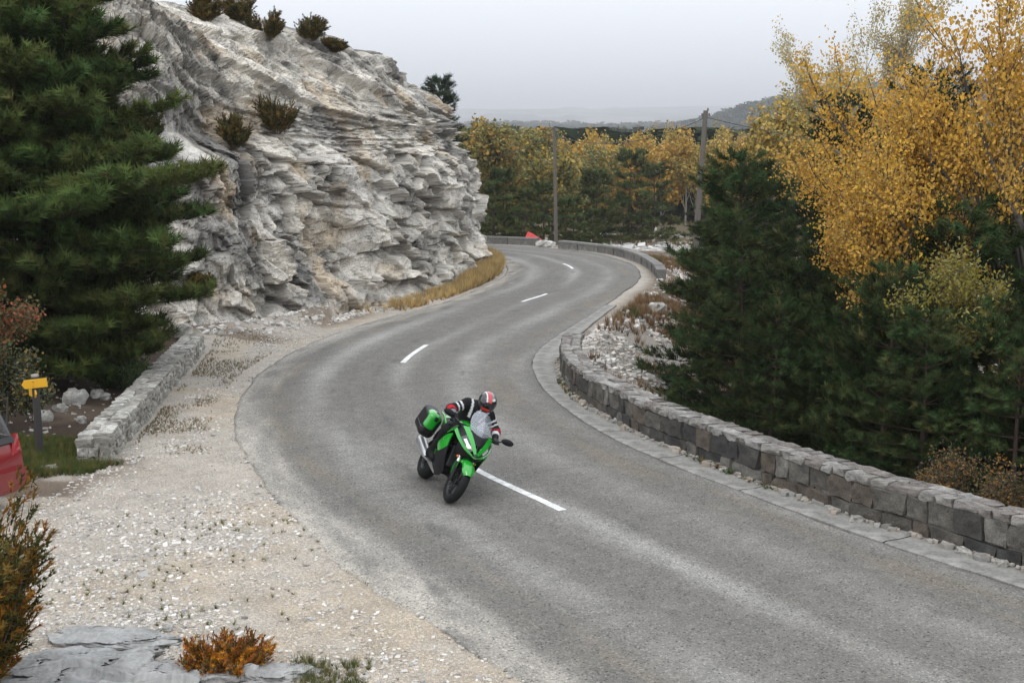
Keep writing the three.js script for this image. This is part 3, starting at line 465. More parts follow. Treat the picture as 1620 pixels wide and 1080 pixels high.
[[pineB, 9.9, -30.5, 1.12, 'tallest pine, its tip between the golden branches'], [pineA, 7.4, -25.6, 1.0, 'dark pine in the middle of the valley trees, below the golden leaves'], [pineC, 6.2, -24.2, 0.98, 'broad dark pine standing just below the curve of the parapet'], [pineA, 8.7, -22.2, 1.1, 'dark pine behind the right half of the parapet, under the aspen'],
  [pineC, 6.9, -19.9, 0.86, 'shaded pine low behind the parapet, left of the olive-yellow tree'], [pineB, 8.9, -18.2, 0.66, 'shaded pine behind the parapet at the right edge'], [pineC, 4.9, -27.2, 0.66, 'low bushy pine on the scree beside the end of the parapet'], [pineA, 7.2, -44.5, 0.74, 'small pine on the bank beside the bend, by the wooden pole'],
  [pineB, 11.4, -38, 0.98, 'pine deep in the valley trees, behind the tallest pine'], [pineA, 12.2, -29, 1.3, 'pine deep in the valley trees, behind the aspen'], [pineB, 11.6, -23.5, 1.0, 'pine at the far right edge, behind the aspen crown'], [pineC, 5.6, -21.6, 0.62, 'small shaded pine against the outer face of the parapet'], [pineA, 9.8, -35.5, 1.05, 'pine hidden low between the two tallest pines'], [pineC, 8.2, -28.4, 1.0, 'wide pine in the dark middle of the valley trees'], [pineC, 7.7, -17.0, 0.66, 'low dark pine behind the amber brambles at the right edge'], [pineC, 5.5, -18.9, 0.6, 'low dark pine behind the middle of the parapet'], [pineA, 6.6, -16.6, 0.5, 'dark sapling pine between the two amber brambles'], [pineA, 9.0, -20.4, 0.7, 'dark pine below the aspen trunk'], [pineC, 4.6, -22.6, 0.5, 'low dark pine close behind the parapet, left of the middle'], [pineC, 5.7, -17.6, 0.5, 'low dark pine close behind the parapet, right of the middle'], [pineC, 7.0, -18.0, 0.62, 'dark pine below the olive-yellow tree'],
].forEach(([src, x, z, s, label], i) => again(src, label, x, z, s, i * 1.9 + 0.7));
pine('slim pine rising behind the right shoulder of the cliff', -3.25, -60.5, 51, 8.2, (t) => t < 0.3 ? 1.4 : lerp(1.9, 0.2, Math.pow((t - 0.3) / 0.7, 0.9)), { from: 0.25, step: 0.5, dens: 0.85, geo: pineTuft, size: 1.35, trunk: 0.09, colour: [0.034, 0.052, 0.028], droop: -0.15 }).position.y = -0.1;

// ---------------------------------------------------------------- autumn trees on the right
const aspenO = { depth: 4, forks: 8, spread: 0.75, up: 0.25, leafy: 18, puff: 0.55, colour: GOLD, second: OCHRE, mixed: 0.3, bare: 0.5, limb: 0.36, size: 1.0 };
const aspen = broad('aspen_tree', 'golden aspen leaning over the pines at the right edge', 7.9, -19.6, 61, 10.2, { ...aspenO, lx: -0.04 }); aspen.scale.set(0.74, 1, 0.74);
again(aspen, 'orange-gold aspen in front of the tallest pine', 7.1, -23.2, 0.74, 2.2);
again(aspen, 'dense golden aspen in the middle of the yellow leaves', 7.0, -20.6, [0.72, 0.84, 0.72], 1.1);
again(aspen, 'golden aspen crown touching the top right corner', 9.9, -21.8, [0.85, 1.12, 0.85], 4.2);
broad('locust_tree', 'olive-yellow feathery locust tree below the golden leaves', 6.3, -18.9, 71, 4.5, { depth: 4, forks: 4, spread: 0.8, up: 0.0, leafy: 7, puff: 0.3, colour: [0.25, 0.205, 0.014], second: OLIVE, mixed: 0.35, bare: 0.8, limb: 0.26, geo: leafFine, size: 1.3 });
broad('locust_tree', 'small yellow-leaved sapling at the right edge above the parapet', 7.35, -18.1, 75, 3.7, { depth: 3, forks: 4, spread: 0.6, up: 0.2, leafy: 8, puff: 0.35, colour: OCHRE, bare: 0.72, limb: 0.3, size: 0.9 });
for (const [x, z, s, label] of [[5.55, -15.95, 1, 'amber-leaved bramble poking above the outer edge of the parapet'], [6.15, -15.35, 1.1, 'amber-leaved bramble above the parapet near the right edge']]) broad('bramble', label, x, z, 80 + Math.round(x * 7), 1.15 * s, { depth: 3, forks: 5, spread: 0.8, up: 0.3, leafy: 8, puff: 0.22, colour: [0.075, 0.055, 0.018], second: [0.26, 0.13, 0.018], mixed: 0.3, geo: leafFine, size: 0.9, rad: 0.012, bare: 0.2, category: 'shrub' });
const sparse = broad('poplar_tree', 'tall sparse pale poplar almost bare against the sky', 15.7, -60, 91, 16.2, { depth: 5, forks: 7, spread: 0.42, up: 0.35, leafy: 8, puff: 0.5, colour: PALE, second: [0.42, 0.36, 0.22], mixed: 0.4, bare: 0.4, limb: 0.42, bole: 0.58, geo: leafNear, size: 1.35, bark: barkPale, rad: 0.16 });
const popA = broad('poplar_tree', 'yellow poplar behind the wooden pole', 14.6, -72, 95, 9.8, { depth: 4, forks: 9, spread: 0.42, up: 0.4, leafy: 6, puff: 0.7, colour: [0.48, 0.33, 0.065], second: OLIVE, mixed: 0.3, bare: 0.28, limb: 0.42, geo: leafMid, bark: barkPale });
const popB = broad('poplar_tree', 'round golden poplar beyond the river gravel', 7.4, -104, 97, 8.6, { depth: 4, forks: 8, spread: 0.6, up: 0.3, leafy: 7, puff: 0.8, colour: [0.50, 0.315, 0.05], second: OCHRE, mixed: 0.4, bare: 0.35, limb: 0.45, geo: leafMid, size: 1.1, bark: barkPale });
const oakA = broad('oak_tree', 'olive-brown oak nearest the rock, behind the far parapet', -1.1, -80, 101, 7.8, { depth: 4, forks: 7, spread: 0.65, up: 0.25, leafy: 6, puff: 0.7, colour: OLIVE, second: OCHRE, mixed: 0.25, bare: 0.25, limb: 0.5, geo: leafMid });
const oakB = broad('oak_tree', 'green and yellow oak behind the thin pole', 2.6, -84, 103, 7.6, { depth: 4, forks: 8, spread: 0.6, up: 0.3, leafy: 5, puff: 0.7, colour: [0.16, 0.165, 0.045], second: [0.45, 0.31, 0.055], mixed: 0.35, bare: 0.25, limb: 0.5, geo: leafMid });
const WOOD = 'autumn trees of the wood beyond the bend', wr = mulberry(77);
const midPine = pine('dark round pine standing in front of the golden poplars', 8.2, -92, 111, 6.6, (t) => 2.4 * Math.pow(1 - t, 0.6) + 0.2, { geo: pineTuftFar, dens: 0.45, step: 0.6, size: 0.9, simple: true, colour: [0.075, 0.095, 0.036] });
[[oakA, 0.8, -86, 1.0], [oakA, -4.2, -86, 1.05], [oakB, 4.6, -90, 0.95], [oakB, -2.6, -92, 1.1], [oakA, 6.2, -97, 0.95], [oakB, 0.4, -97, 1.15], [oakA, 3.2, -103, 1.1], [oakB, 9.6, -112, 1.0]].forEach(([s, x, z, k]) => again(s, 'olive and yellow oak in the wood beyond the far parapet', x, z, k, wr() * 6, WOOD));
[[popB, 10.8, -110, 1.0], [popB, 13.6, -118, 1.1], [popA, 16.4, -116, 0.95], [popB, 19.5, -120, 1.0], [popA, 5.2, -114, 0.92], [popA, 12.2, -128, 1.05], [popB, 22.6, -124, 1.05], [popA, 26, -122, 1.0], [popB, 2.0, -118, 0.95], [popA, 8.2, -130, 1.05], [popA, 18, -135, 1.1], [popB, 29.5, -128, 1.05], [popA, 33, -130, 1.0], [popB, -2.5, -112, 0.95], [popA, 24, -138, 1.15]].forEach(([s, x, z, k]) => again(s, 'golden poplar in the wood across the river gravel', x, z, k, wr() * 6, 'golden poplars across the river gravel'));
[[popA, 17.8, -76, 0.8], [popB, 15.6, -66, 0.78], [popA, 20.4, -84, 1.0], [popB, 18.6, -92, 1.0], [popA, 22.5, -74, 0.98], [popB, 24.8, -88, 1.1], [popA, 28.5, -82, 1.05], [popB, 13.8, -84, 0.82]].forEach(([s, x, z, k]) => again(s, 'yellow poplar on the bank between the wooden pole and the pines', x, z, k, wr() * 6, 'yellow poplars right of the wooden pole'));
[[-2.9, -75.5, 0.66], [-1.1, -74.2, 0.55], [0.7, -73.2, 0.5], [3.1, -73.5, 0.42], [4.6, -74, 0.36], [-4.8, -77, 0.8], [1.9, -77, 0.6], [3.8, -79, 0.5], [-0.4, -78, 0.72]].forEach(([x, z, k]) => again(midPine, 'dark green young pine directly behind the far parapet', x, z, k, wr() * 6, 'young pines behind the far parapet'));
[[11.4, -104, 0.95], [5.6, -88, 0.8], [21, -105, 1.0], [15.2, -100, 0.8], [11.8, -74, 0.62], [13.0, -66, 0.8], [10.6, -66, 0.55], [15.2, -58, 1.0], [12.2, -54, 0.75]].forEach(([x, z, k]) => again(midPine, 'dark pine standing among the yellow poplars', x, z, k, wr() * 6, 'dark pines among the poplars'));
for (const [g, what] of [[WOOD, 'olive and yellow oak beyond the far parapet'], ['golden poplars across the river gravel', 'golden poplar across the river gravel'], ['yellow poplars right of the wooden pole', 'yellow poplar between wooden pole and pines'], ['young pines behind the far parapet', 'dark young pine directly behind the far parapet'], ['dark pines among the poplars', 'dark pine among the yellow poplars']]) scene.children.filter((o) => o.userData.group === g).sort((a, b) => a.position.x / -a.position.z - b.position.x / -b.position.z).forEach((o, i, l) => { o.userData.label = what + ', ' + (i === l.length - 1 ? 'rightmost of its row' : i ? ['', 'second', 'third', 'fourth', 'fifth', 'sixth', 'seventh', 'eighth', 'ninth', 'tenth', 'eleventh', 'twelfth', 'thirteenth', 'fourteenth'][i] + ' from the left' : 'leftmost of its row'); });
// the far wood on the hillsides reads as one mass
{
  const r = mulberry(900), list = [], b = new GB();
  for (let i = 0; i < 60; i++) { const t = Math.pow(r(), 0.7), a = r() * 6.28, R = (0.35 + 0.65 * Math.sin(Math.PI * (0.25 + 0.75 * t))) * 1.5 * (0.6 + 0.5 * r()), c = V(Math.cos(a) * R, 0.8 + t * 5.2, Math.sin(a) * R), s = 0.55 + 0.5 * r(), o = b.p.length / 3; for (let k = 0; k < 3; k++) b.v(c.x + (r() - 0.5) * 2 * s, c.y + (r() - 0.5) * 1.6 * s, c.z + (r() - 0.5) * 2 * s); b.t(o, o + 1, o + 2); }
  const g = b.build();
  for (let i = 0; i < 26000; i++) {
    const a = lerp(-0.16, 0.48, r()), d = 150 + 2300 * Math.pow(r(), 1.5), x = Math.sin(a) * d, z = -Math.cos(a) * d, n = fbm(x * 0.02, 1, z * 0.02, 3);
    if (d < 260 && x > 2 && n > 0.15) continue;
    if (d > 480 && fbm(x * 0.012, 2, z * 0.006, 3) > 0.28) continue;
    const warm = smoothstep(n + (d < 260 ? 0.25 : -0.08), -0.05, 0.3) * r();
    list.push({ p: V(x, landAt(x, z) - 0.3, z), q: Q().setFromAxisAngle(UP, r() * 6.28), s: (0.9 + 0.9 * r()) * (d > 400 ? 1.1 + d / 1000 : 1), c: shade(mix3([0.035, 0.05, 0.026], [0.27, 0.16, 0.035], warm), r, 0.25) });
  }
  tag(scatter('distant_forest', g, needleMat, list, scene), 'hazy forest covering the far slopes under the cloud', 'forest', null, 'stuff');
}

// ---------------------------------------------------------------- shrubs, grass and loose stone
function shrub(name, label, p, h, w, seed, colours, o = {}) {
  const t = group(name, p.x, p.y - 0.05, p.z), r = mulberry(seed), wood = new GB(), tufts = []; tag(t, label, 'shrub', o.group);
  const n = o.stems ?? 16;
  for (let i = 0; i < n; i++) {
    const a = r() * 6.28, out = w * 0.5 * Math.sqrt(r()), hh = h * (0.45 + 0.6 * r()) * (1 - 0.45 * out / (w * 0.5) * (o.dome ?? 0.5)), base = V(Math.cos(a) * out * 0.3, 0, Math.sin(a) * out * 0.3), tip = V(Math.cos(a) * out * 1.15, hh, Math.sin(a) * out * 1.15), B = new THREE.QuadraticBezierCurve3(base, V(tip.x * 0.7, hh * 0.35, tip.z * 0.7), tip);
    wood.tube(B.getPoints(3), [0.012 * h + 0.004, 0.008 * h + 0.003, 0.005 * h + 0.002, 0.002], 3, false);
    const m = o.per ?? 34;
    for (let k = 0; k < m; k++) { const q = B.getPoint(0.12 + 0.9 * r()), d = V(Math.cos(a) * 0.5 + (r() - 0.5) * 1.3, 0.5 + r() * 0.8, Math.sin(a) * 0.5 + (r() - 0.5) * 1.3).normalize(), j = w * (o.fluff ?? 0.09); q.add(V((r() - 0.5) * 2 * j, (r() - 0.4) * j, (r() - 0.5) * 2 * j)); tufts.push({ p: q, q: turnTo(d), s: (o.size ?? 1) * (0.7 + 0.7 * r()), c: shade(colours[Math.floor(r() * colours.length)], r, 0.3) }); }
  }
  mesh('stem', wood.build(), barkGrey, t); scatter('foliage', o.geo ?? juniperTuft, needleMat, tufts, t); return t;
}
const JUN = [[0.12, 0.085, 0.028], [0.085, 0.075, 0.026], [0.15, 0.09, 0.024], [0.065, 0.068, 0.025]];
[[33.9, 0.782, 0.95, 1.0, 'brown juniper on the cliff top, first from the left'], [36.6, 0.812, 0.8, 0.9, 'brown juniper on the cliff top, second from the left'], [36.75, 0.74, 0.9, 1.25, 'wide brown juniper on the cliff edge against the sky'], [39.0, 0.74, 0.75, 0.8, 'brown juniper on the cliff edge, nearest the cliff shoulder'], [31.35, 0.434, 1.0, 1.1, 'rust-brown juniper on the ledge halfway up the cliff, left one'], [33.45, 0.476, 1.25, 1.35, 'rust-brown juniper with a spike on the ledge halfway up the cliff'], [26.4, 0.440, 1.1, 1.2, 'green-brown juniper on the ledge beside the big pine'], [27.15, 0.122, 0.4, 0.4, 'small brown tuft low on the cliff face'], [40.05, 0.716, 0.25, 0.7, 'low grassy tuft on the cliff shoulder']]
  .forEach(([s, v, h, w, label], i) => shrub('juniper', label, cliffPoint(s, v).p, h * 0.85, w * 0.85, 300 + i, i === 6 ? [[0.06, 0.075, 0.025], [0.08, 0.06, 0.02]] : JUN, { size: 1.25, stems: 14, per: 44, dome: 0.3 }));
shrub('juniper', 'russet and green juniper bush in the bottom left corner', V(-4.68, 0.2, -10.25), 1.8, 1.5, 330, [[0.16, 0.10, 0.024], [0.27, 0.12, 0.018], [0.09, 0.075, 0.02], [0.055, 0.058, 0.018]], { stems: 56, per: 60, size: 0.75, fluff: 0.07, dome: 0.25 });
shrub('juniper', 'twiggy green sprig reaching over the gravel beside the red car', V(-4.7, 0.1, -11.0), 0.85, 0.8, 331, [[0.06, 0.06, 0.02], [0.11, 0.08, 0.02]], { stems: 12, per: 24, size: 0.7, dome: 0.2 });
shrub('spurge', 'low orange dome-shaped shrub on the foreground rock', V(-2.62, 0.02, -11.35), 0.34, 0.72, 340, [[0.42, 0.16, 0.018], [0.30, 0.10, 0.022], [0.19, 0.09, 0.03], [0.48, 0.22, 0.02], [0.12, 0.09, 0.03]], { stems: 60, per: 26, size: 0.42, fluff: 0.05, dome: 1.0 });
broad('smoke_bush', 'red and orange smoke bush above the yellow signpost', -9.15, -21.9, 350, 3.0, { depth: 4, forks: 7, spread: 0.75, up: 0.15, leafy: 11, puff: 0.3, colour: [0.12, 0.085, 0.02], second: [0.34, 0.09, 0.025], mixed: 0.3, bare: 0.12, limb: 0.55, geo: leafNear, size: 0.85, rad: 0.05, category: 'shrub' });
broad('smoke_bush', 'dark green bush at the left edge behind the red car', -8.3, -20.9, 352, 1.75, { depth: 4, forks: 7, spread: 0.8, up: 0.1, leafy: 10, puff: 0.25, colour: [0.06, 0.07, 0.02], second: [0.22, 0.14, 0.02], mixed: 0.15, bare: 0.1, limb: 0.55, geo: leafNear, size: 0.8, rad: 0.03, category: 'shrub' });
broad('hazel_bush', 'fresh green bush under the big pine, by the boulders', -7.95, -25.7, 354, 1.0, { depth: 4, forks: 8, spread: 1.0, up: 0.0, leafy: 9, puff: 0.3, colour: [0.085, 0.125, 0.022], second: [0.055, 0.09, 0.022], mixed: 0.4, bare: 0.1, limb: 0.7, geo: leafFine, size: 1.2, rad: 0.03, category: 'shrub' });
{ // grasses
  const r = mulberry(400), gold = [], green = [], brown = [], weeds = [];
  const add = (list, x, z, s, c, k = 0.3, y) => list.push({ p: V(x, (y ?? landAt(x, z)) - 0.01, z), q: Q().setFromEuler(new THREE.Euler((r() - 0.5) * 0.35, r() * 6.28, (r() - 0.5) * 0.35)), s: V(s * (0.7 + 0.5 * r()), s * (0.6 + 0.7 * r()), s * (0.7 + 0.5 * r())), c: shade(c, r, k) });
  for (let i = 0; i < 9000; i++) { // golden strip between rock and road
    const s = 30 + 26 * Math.pow(r(), 0.7), p = cliffCurve.getPointAt(clamp(s / cliffLen, 0, 1)), R = roadAt(p.x, p.z), room = R.out; if (room < 0.25) continue;
    const f = r() * Math.max(0.1, room - 0.22) + 0.0, q = road[R.i], x = p.x + q.n.x * f, z = p.z + q.n.z * f, dens = smoothstep(s, 33, 40) * (0.55 + 0.9 * fbm(x * 0.7, 2, z * 0.7, 3)); if (r() > dens || roadAt(x, z).out < 0.12) continue;
    add(gold, x, z, 0.9 + 0.75 * smoothstep(s, 40, 46), r() < 0.3 ? [0.30, 0.21, 0.10] : [0.52, 0.38, 0.17]);
  }
  for (let i = 0; i < 9000; i++) { // thin turf between wall and lay-by
    const z = lerp(-20, -32.8, r()), wallX = -6.2 - (-z - 19.5) * 0.104, x = wallX + 0.12 + Math.pow(r(), 1.4) * (1.35 + 0.7 * smoothstep(-z, 26, 32)); if (fbm(x * 1.4, 5, z * 0.9, 4) < 0.04 + 0.5 * (r() - 0.4) || roadAt(x, z).out < 0.4) continue; add(r() < 0.5 ? brown : weeds, x, z, 0.2, r() < 0.4 ? [0.11, 0.11, 0.04] : [0.19, 0.13, 0.06]);
  }
  for (let i = 0; i < 5200; i++) { // green patch at the wall end and round the signpost
    const x = lerp(-8.6, -5.45, r()), z = lerp(-20.9, -18.2, r()); if (x > -6.65 && z < -19.35) continue; if (fbm(x * 0.9, 3, z * 0.9, 3) + 0.5 - 0.55 * smoothstep(x, -6.6, -5.5) - 0.6 * smoothstep(z, -18.9, -18.2) < 0.05) continue; add(green, x, z, 0.42, r() < 0.3 ? [0.17, 0.14, 0.05] : [0.075, 0.105, 0.028]);
  }
  for (let i = 0; i < 900; i++) { const x = lerp(-4.2, -1.3, r()), z = lerp(-11.6, -10.7, r()); if (fbm(x * 1.3, 4, z * 1.3, 2) < 0.05 + 0.5 * smoothstep(-x, 1.6, 2.4)) continue; add(green, x, z, 0.34, r() < 0.5 ? [0.16, 0.15, 0.06] : [0.085, 0.105, 0.035]); }
  for (let i = 0; i < 150; i++) { const x = lerp(-5.2, -2.2, r()), z = lerp(-16.5, -12, r()); if (fbm(x * 1.0, 14, z * 1.0, 2) > 0.12) add(weeds, x, z, 0.5, [0.16, 0.16, 0.07]); }
  for (let i = 0; i < 15000; i++) { // scrubby bank on the valley side
    const z = lerp(-24, -66, Math.pow(r(), 0.9)), x = lerp(1.2, 13, Math.pow(r(), 1.5)), R = roadAt(x, z); if (R.side < 0 || R.out < (z > -31 ? 1.25 : 0.75)) continue; const n = fbm(x * 0.45, 7, z * 0.45, 3); if (n < -0.02) continue; add(brown, x, z, 0.85 + 0.4 * n, n > 0.38 ? [0.09, 0.10, 0.035] : r() < 0.4 ? [0.24, 0.15, 0.075] : [0.165, 0.10, 0.05]);
  }
  for (let i = 0; i < 5000; i++) { const x = lerp(3, 40, r()), z = lerp(-72, -145, r()); if (fbm(x * 0.12, 7, z * 0.12, 3) < 0.05) continue; add(brown, x, z, 1.6, r() < 0.3 ? [0.10, 0.10, 0.04] : [0.21, 0.15, 0.075]); }
  for (let i = 0; i < 420; i++) { // weeds along the foot of the parapet
    const u = r() * rightWallInfo.L, { p, n } = rightWallInfo.at(u), clump = fbm(u * 0.9, 1, 1, 3); if (clump < 0.08) continue; add(weeds, p.x - n.x * (0.02 + 0.13 * r()), p.z - n.z * (0.02 + 0.13 * r()), 0.7, r() < 0.25 ? [0.22, 0.11, 0.05] : [0.075, 0.10, 0.03], 0.3, 0.05);
  }
  for (const [n, g, l, label] of [['golden_grass', grassTuft, gold, 'strip of golden dry grass along the foot of the cliff'], ['green_grass', grassTuft, green, 'short green grass round the signpost and the end of the wall'], ['brown_grass', grassTuft, brown, 'brown scrub grass on the banks and verge'], ['wall_weeds', weedTuft, weeds, 'small green weeds at the foot of the parapet']]) tag(scatter(n, g, grassMat, l, scene), label, 'grass', null, 'stuff');
}
{ // gravel of the lay-by, scree of the bank, litter behind the wall
  const r = mulberry(500), geos = [stoneGeometry(61, 0.5, 0.16, 1), stoneGeometry(62, 0.4, 0.2, 1)], lists = [[], []];
  const add = (x, z, s, c) => lists[r() < 0.5 ? 0 : 1].push({ p: V(x, landAt(x, z) + s * 0.12, z), q: Q().setFromEuler(new THREE.Euler((r() - 0.5) * 0.7, r() * 6.28, (r() - 0.5) * 0.7)), s: V(s * (0.8 + 0.7 * r()), s * (0.35 + 0.4 * r()), s * (0.7 + 0.5 * r())), c: (() => { const f = 0.75 + 0.5 * r(); return [c[0] * f, c[1] * f, c[2] * f]; })() });
  const pale = () => { const q = r(); return q < 0.5 ? [0.60, 0.57, 0.53] : q < 0.75 ? [0.50, 0.46, 0.41] : q < 0.92 ? [0.40, 0.39, 0.37] : [0.27, 0.25, 0.23]; };
  for (let i = 0; i < 72000; i++) {
    const z = -9.6 - 24 * Math.pow(r(), 1.75), x = lerp(-7, 1.2, r()), R = roadAt(x, z); if (R.side > 0 || R.out < -0.25 || (R.out < 0 && r() < 0.8) || x < -6.15 - (-z - 19.5) * 0.104 && z < -19.3) continue; if (x < -6.4 && z < -17.5) continue;
    const n = fbm(x * 0.8, 21, z * 0.8, 3); if (r() > 0.42 + 0.9 * n + 0.35 * smoothstep(z, -14, -11)) continue; if (R.out < 0.5 && r() < 0.6) continue;
    const big = r(); add(x, z, big > 0.998 ? 0.085 : big > 0.97 ? 0.055 : 0.016 + 0.022 * r(), pale());
  }
  for (let i = 0; i < 22000; i++) { const z = lerp(-20, -66, r()), x = lerp(1.2, 12, Math.pow(r(), 1.5)), R = roadAt(x, z); if (R.side < 0 || R.out < (z > -31 ? 1.3 : 0.7)) continue; const n = fbm(x * 0.5, 31, z * 0.5, 3); if (n < 0.0) continue; add(x, z, r() > 0.97 ? 0.18 : 0.04 + 0.08 * r(), pale()); }
  for (let i = 0; i < 5000; i++) { const z = lerp(-72, -118, r()), x = lerp(4, 34, r()), n = fbm(x * 0.2, 41, z * 0.2, 3); if (n < 0.02) continue; add(x, z, r() > 0.97 ? 0.5 : 0.12 + 0.2 * r(), [0.55, 0.54, 0.52]); }
  for (let i = 0; i < 500; i++) { const z = lerp(-19.5, -32.5, r()), x = lerp(-12, -7.2, r()); if (x > -6.9 - (-z - 19.5) * 0.104) continue; add(x, z, 0.03 + 0.06 * r() * r(), pale()); }
  for (let i = 0; i < 1600; i++) { const s = 26 + 28 * r(), p = cliffCurve.getPointAt(s / cliffLen), R = roadAt(p.x, p.z), q = road[R.i], f = (r() - 0.15) * 0.9, x = p.x + q.n.x * f, z = p.z + q.n.z * f; if (roadAt(x, z).out < 0.08) continue; add(x, z, 0.04 + 0.12 * r() * r(), pale()); }
  for (let i = 0; i < 520; i++) { const u = r() * rightWallInfo.L, { p, n } = rightWallInfo.at(u); const o = -0.02 - 0.16 * r() * r(), x = p.x + n.x * o, z = p.z + n.z * o, s = 0.03 + 0.09 * r() * r(); lists[0].push({ p: V(x, 0.06 + s * 0.1, z), q: Q().setFromEuler(new THREE.Euler(0, r() * 6, 0)), s: V(s * 1.4, s * 0.7, s), c: shade([0.36, 0.33, 0.29], r, 0.35) }); }
  const gm = new THREE.MeshStandardMaterial({ roughness: 0.95 });
  ['loose_gravel', 'loose_chippings'].forEach((n, i) => tag(scatter(n, geos[i], gm, lists[i], scene), i ? 'pale limestone chippings scattered on lay-by and banks' : 'loose pale gravel strewn over lay-by and banks', 'gravel', null, 'stuff'));
}
{ // boulders one can tell apart
  const r = mulberry(600), B = (label, x, z, sx, sy, sz, m = paleStones[1], dy = 0.3) => { const t = mesh('boulder', boulderGeos[Math.floor(r() * 6)], m, scene); t.scale.set(sx, sy, sz); t.position.set(x, landAt(x, z) + sy * dy, z); t.rotation.set((r() - 0.5) * 0.3, r() * 6, (r() - 0.5) * 0.3); tag(t, label, 'boulder'); };
  B('large grey boulder in the shade under the big pine', -10.4, -30.6, 0.95, 0.8, 0.8, stoneMat(0.16, 0.155, 0.145)); B('flat grey slab below the shaded boulder', -10.0, -29.4, 0.7, 0.25, 0.5, stoneMat(0.22, 0.21, 0.2));
  B('grey boulder above the yellow arrow sign', -9.6, -27.6, 0.42, 0.34, 0.36, stoneMat(0.28, 0.275, 0.26)); B('grey stone under the boulder near the arrow sign', -9.35, -26.6, 0.42, 0.28, 0.34, stoneMat(0.24, 0.24, 0.235));
  B('white wedge-shaped stone between signpost and wall', -8.25, -24.05, 0.42, 0.30, 0.34, paleStones[2]); B('white stone behind the wedge-shaped stone', -8.1, -24.9, 0.26, 0.19, 0.22, paleStones[2]); B('small white stone next to the wall, right of the wedge', -7.85, -24.6, 0.17, 0.15, 0.15, paleStones[2]);
  B('pale stone just right of the signpost', -8.2, -23.1, 0.22, 0.15, 0.18, paleStones[0]); B('pale rounded stone right of the signpost', -8.2, -22.2, 0.28, 0.2, 0.24, paleStones[0]); B('small white stone alone in the litter near the wall', -7.55, -22.3, 0.17, 0.13, 0.14, paleStones[2]);
  B('pale stone by the upper part of the rubble wall', -8.45, -29.9, 0.3, 0.2, 0.26, paleStones[0]); B('grey block where the rubble wall meets the cliff', -8.1, -31.6, 0.45, 0.35, 0.4, paleStones[1]); B('flat white stone in the grass below the signpost', -6.95, -18.95, 0.28, 0.08, 0.2, paleStones[1]);
  B('large pale stone on the scree beside the bend', 4.55, -40.2, 0.5, 0.36, 0.4, paleStones[1]); B('oblong pale stone at the foot of the parapet near the right edge', 5.32, -14.72, 0.24, 0.1, 0.11, paleStones[0], 0.6); B('smaller pale stone beside the oblong stone at the parapet', 5.44, -14.5, 0.17, 0.1, 0.11, capStones[3], 0.6); B('pale stone loose at the middle of the parapet foot', 4.42, -16.1, 0.17, 0.11, 0.13, paleStones[0], 0.6); B('round pale stone at the parapet foot, last before the right edge', 5.6, -14.3, 0.15, 0.1, 0.12, paleStones[0], 0.6);
  B('white stone in the gravel at the edge of the foreground', -1.45, -11.25, 0.075, 0.05, 0.06, paleStones[2]); B('white flat stone left in the gravel', -3.42, -12.35, 0.13, 0.05, 0.09, paleStones[2]);
  for (const [x, z, label] of [[1.95, -66.6, 'broken white stone heap in the gap of the far parapet'], [1.6, -66.9, 'second white stone in the gap of the far parapet']]) B(label, x, z, 0.7, 0.36, 0.5, paleStones[2]);
}
{ // weathered limestone outcrop in the foreground
  const slab = (label, x, z, sx, sy, sz, seed, turn) => {
    const g = new THREE.SphereGeometry(1, 72, 40), p = g.attributes.position, v = V(); for (let i = 0; i < p.count; i++) { v.fromBufferAttribute(p, i); const n = v.clone(), w = worley(v.x * 2.2 + seed, v.y * 2.2, v.z * 2.2 + seed, 7), q = hash(w.i, w.j, w.k, 3) - 0.5, k = 1 + 0.34 * q + 0.22 * fbm(n.x * 2 + seed, n.y * 2, n.z * 2, 4) - 0.1 * (w.f2 - w.f1 < 0.1 ? 1 - (w.f2 - w.f1) / 0.1 : 0); v.multiplyScalar(k); v.y = Math.min(v.y, 0.55 + 0.25 * fbm(n.x * 3 + seed, 1, n.z * 3, 4)) + 0.05 * Math.round(fbm(n.x * 2, seed, n.z * 3, 2) * 5); p.setXYZ(i, v.x * sx, v.y * sy, v.z * sz); }
    g.computeVertexNormals(); const uv = []; for (let i = 0; i < p.count; i++) uv.push(p.getX(i) * 0.8 + seed, p.getZ(i) * 0.8 + p.getY(i)); g.setAttribute('uv', new THREE.Float32BufferAttribute(uv, 2));
    const t = mesh('rock_outcrop', g, outcropMat, scene); t.position.set(x, landAt(x, z) + 0.02, z); t.rotation.y = turn; tag(t, label, 'rock');
  };
  const outcropMat = new THREE.MeshStandardMaterial({ roughness: 0.95, map: rep(texConcrete, 1.2), bumpMap: rep(texConcrete, 1.2), bumpScale: 0.02 }); outcropMat.color.setRGB(0.52, 0.515, 0.50);
  slab('flat grey rock beside the orange shrub, at the bottom edge', -2.98, -11.12, 0.62, 0.15, 0.26, 3, 0.1); slab('flat grey rock in the lower left, beside the juniper', -3.95, -11.25, 0.75, 0.16, 0.42, 9, 0.25); slab('grey ledge above the lower left rock', -3.85, -12.05, 0.62, 0.09, 0.26, 14, -0.1); slab('low pale rock right of the orange shrub', -2.12, -11.2, 0.34, 0.09, 0.2, 21, 0.3); slab('grey rock at the very bottom left', -3.6, -10.75, 0.8, 0.2, 0.3, 27, 0.05);
}
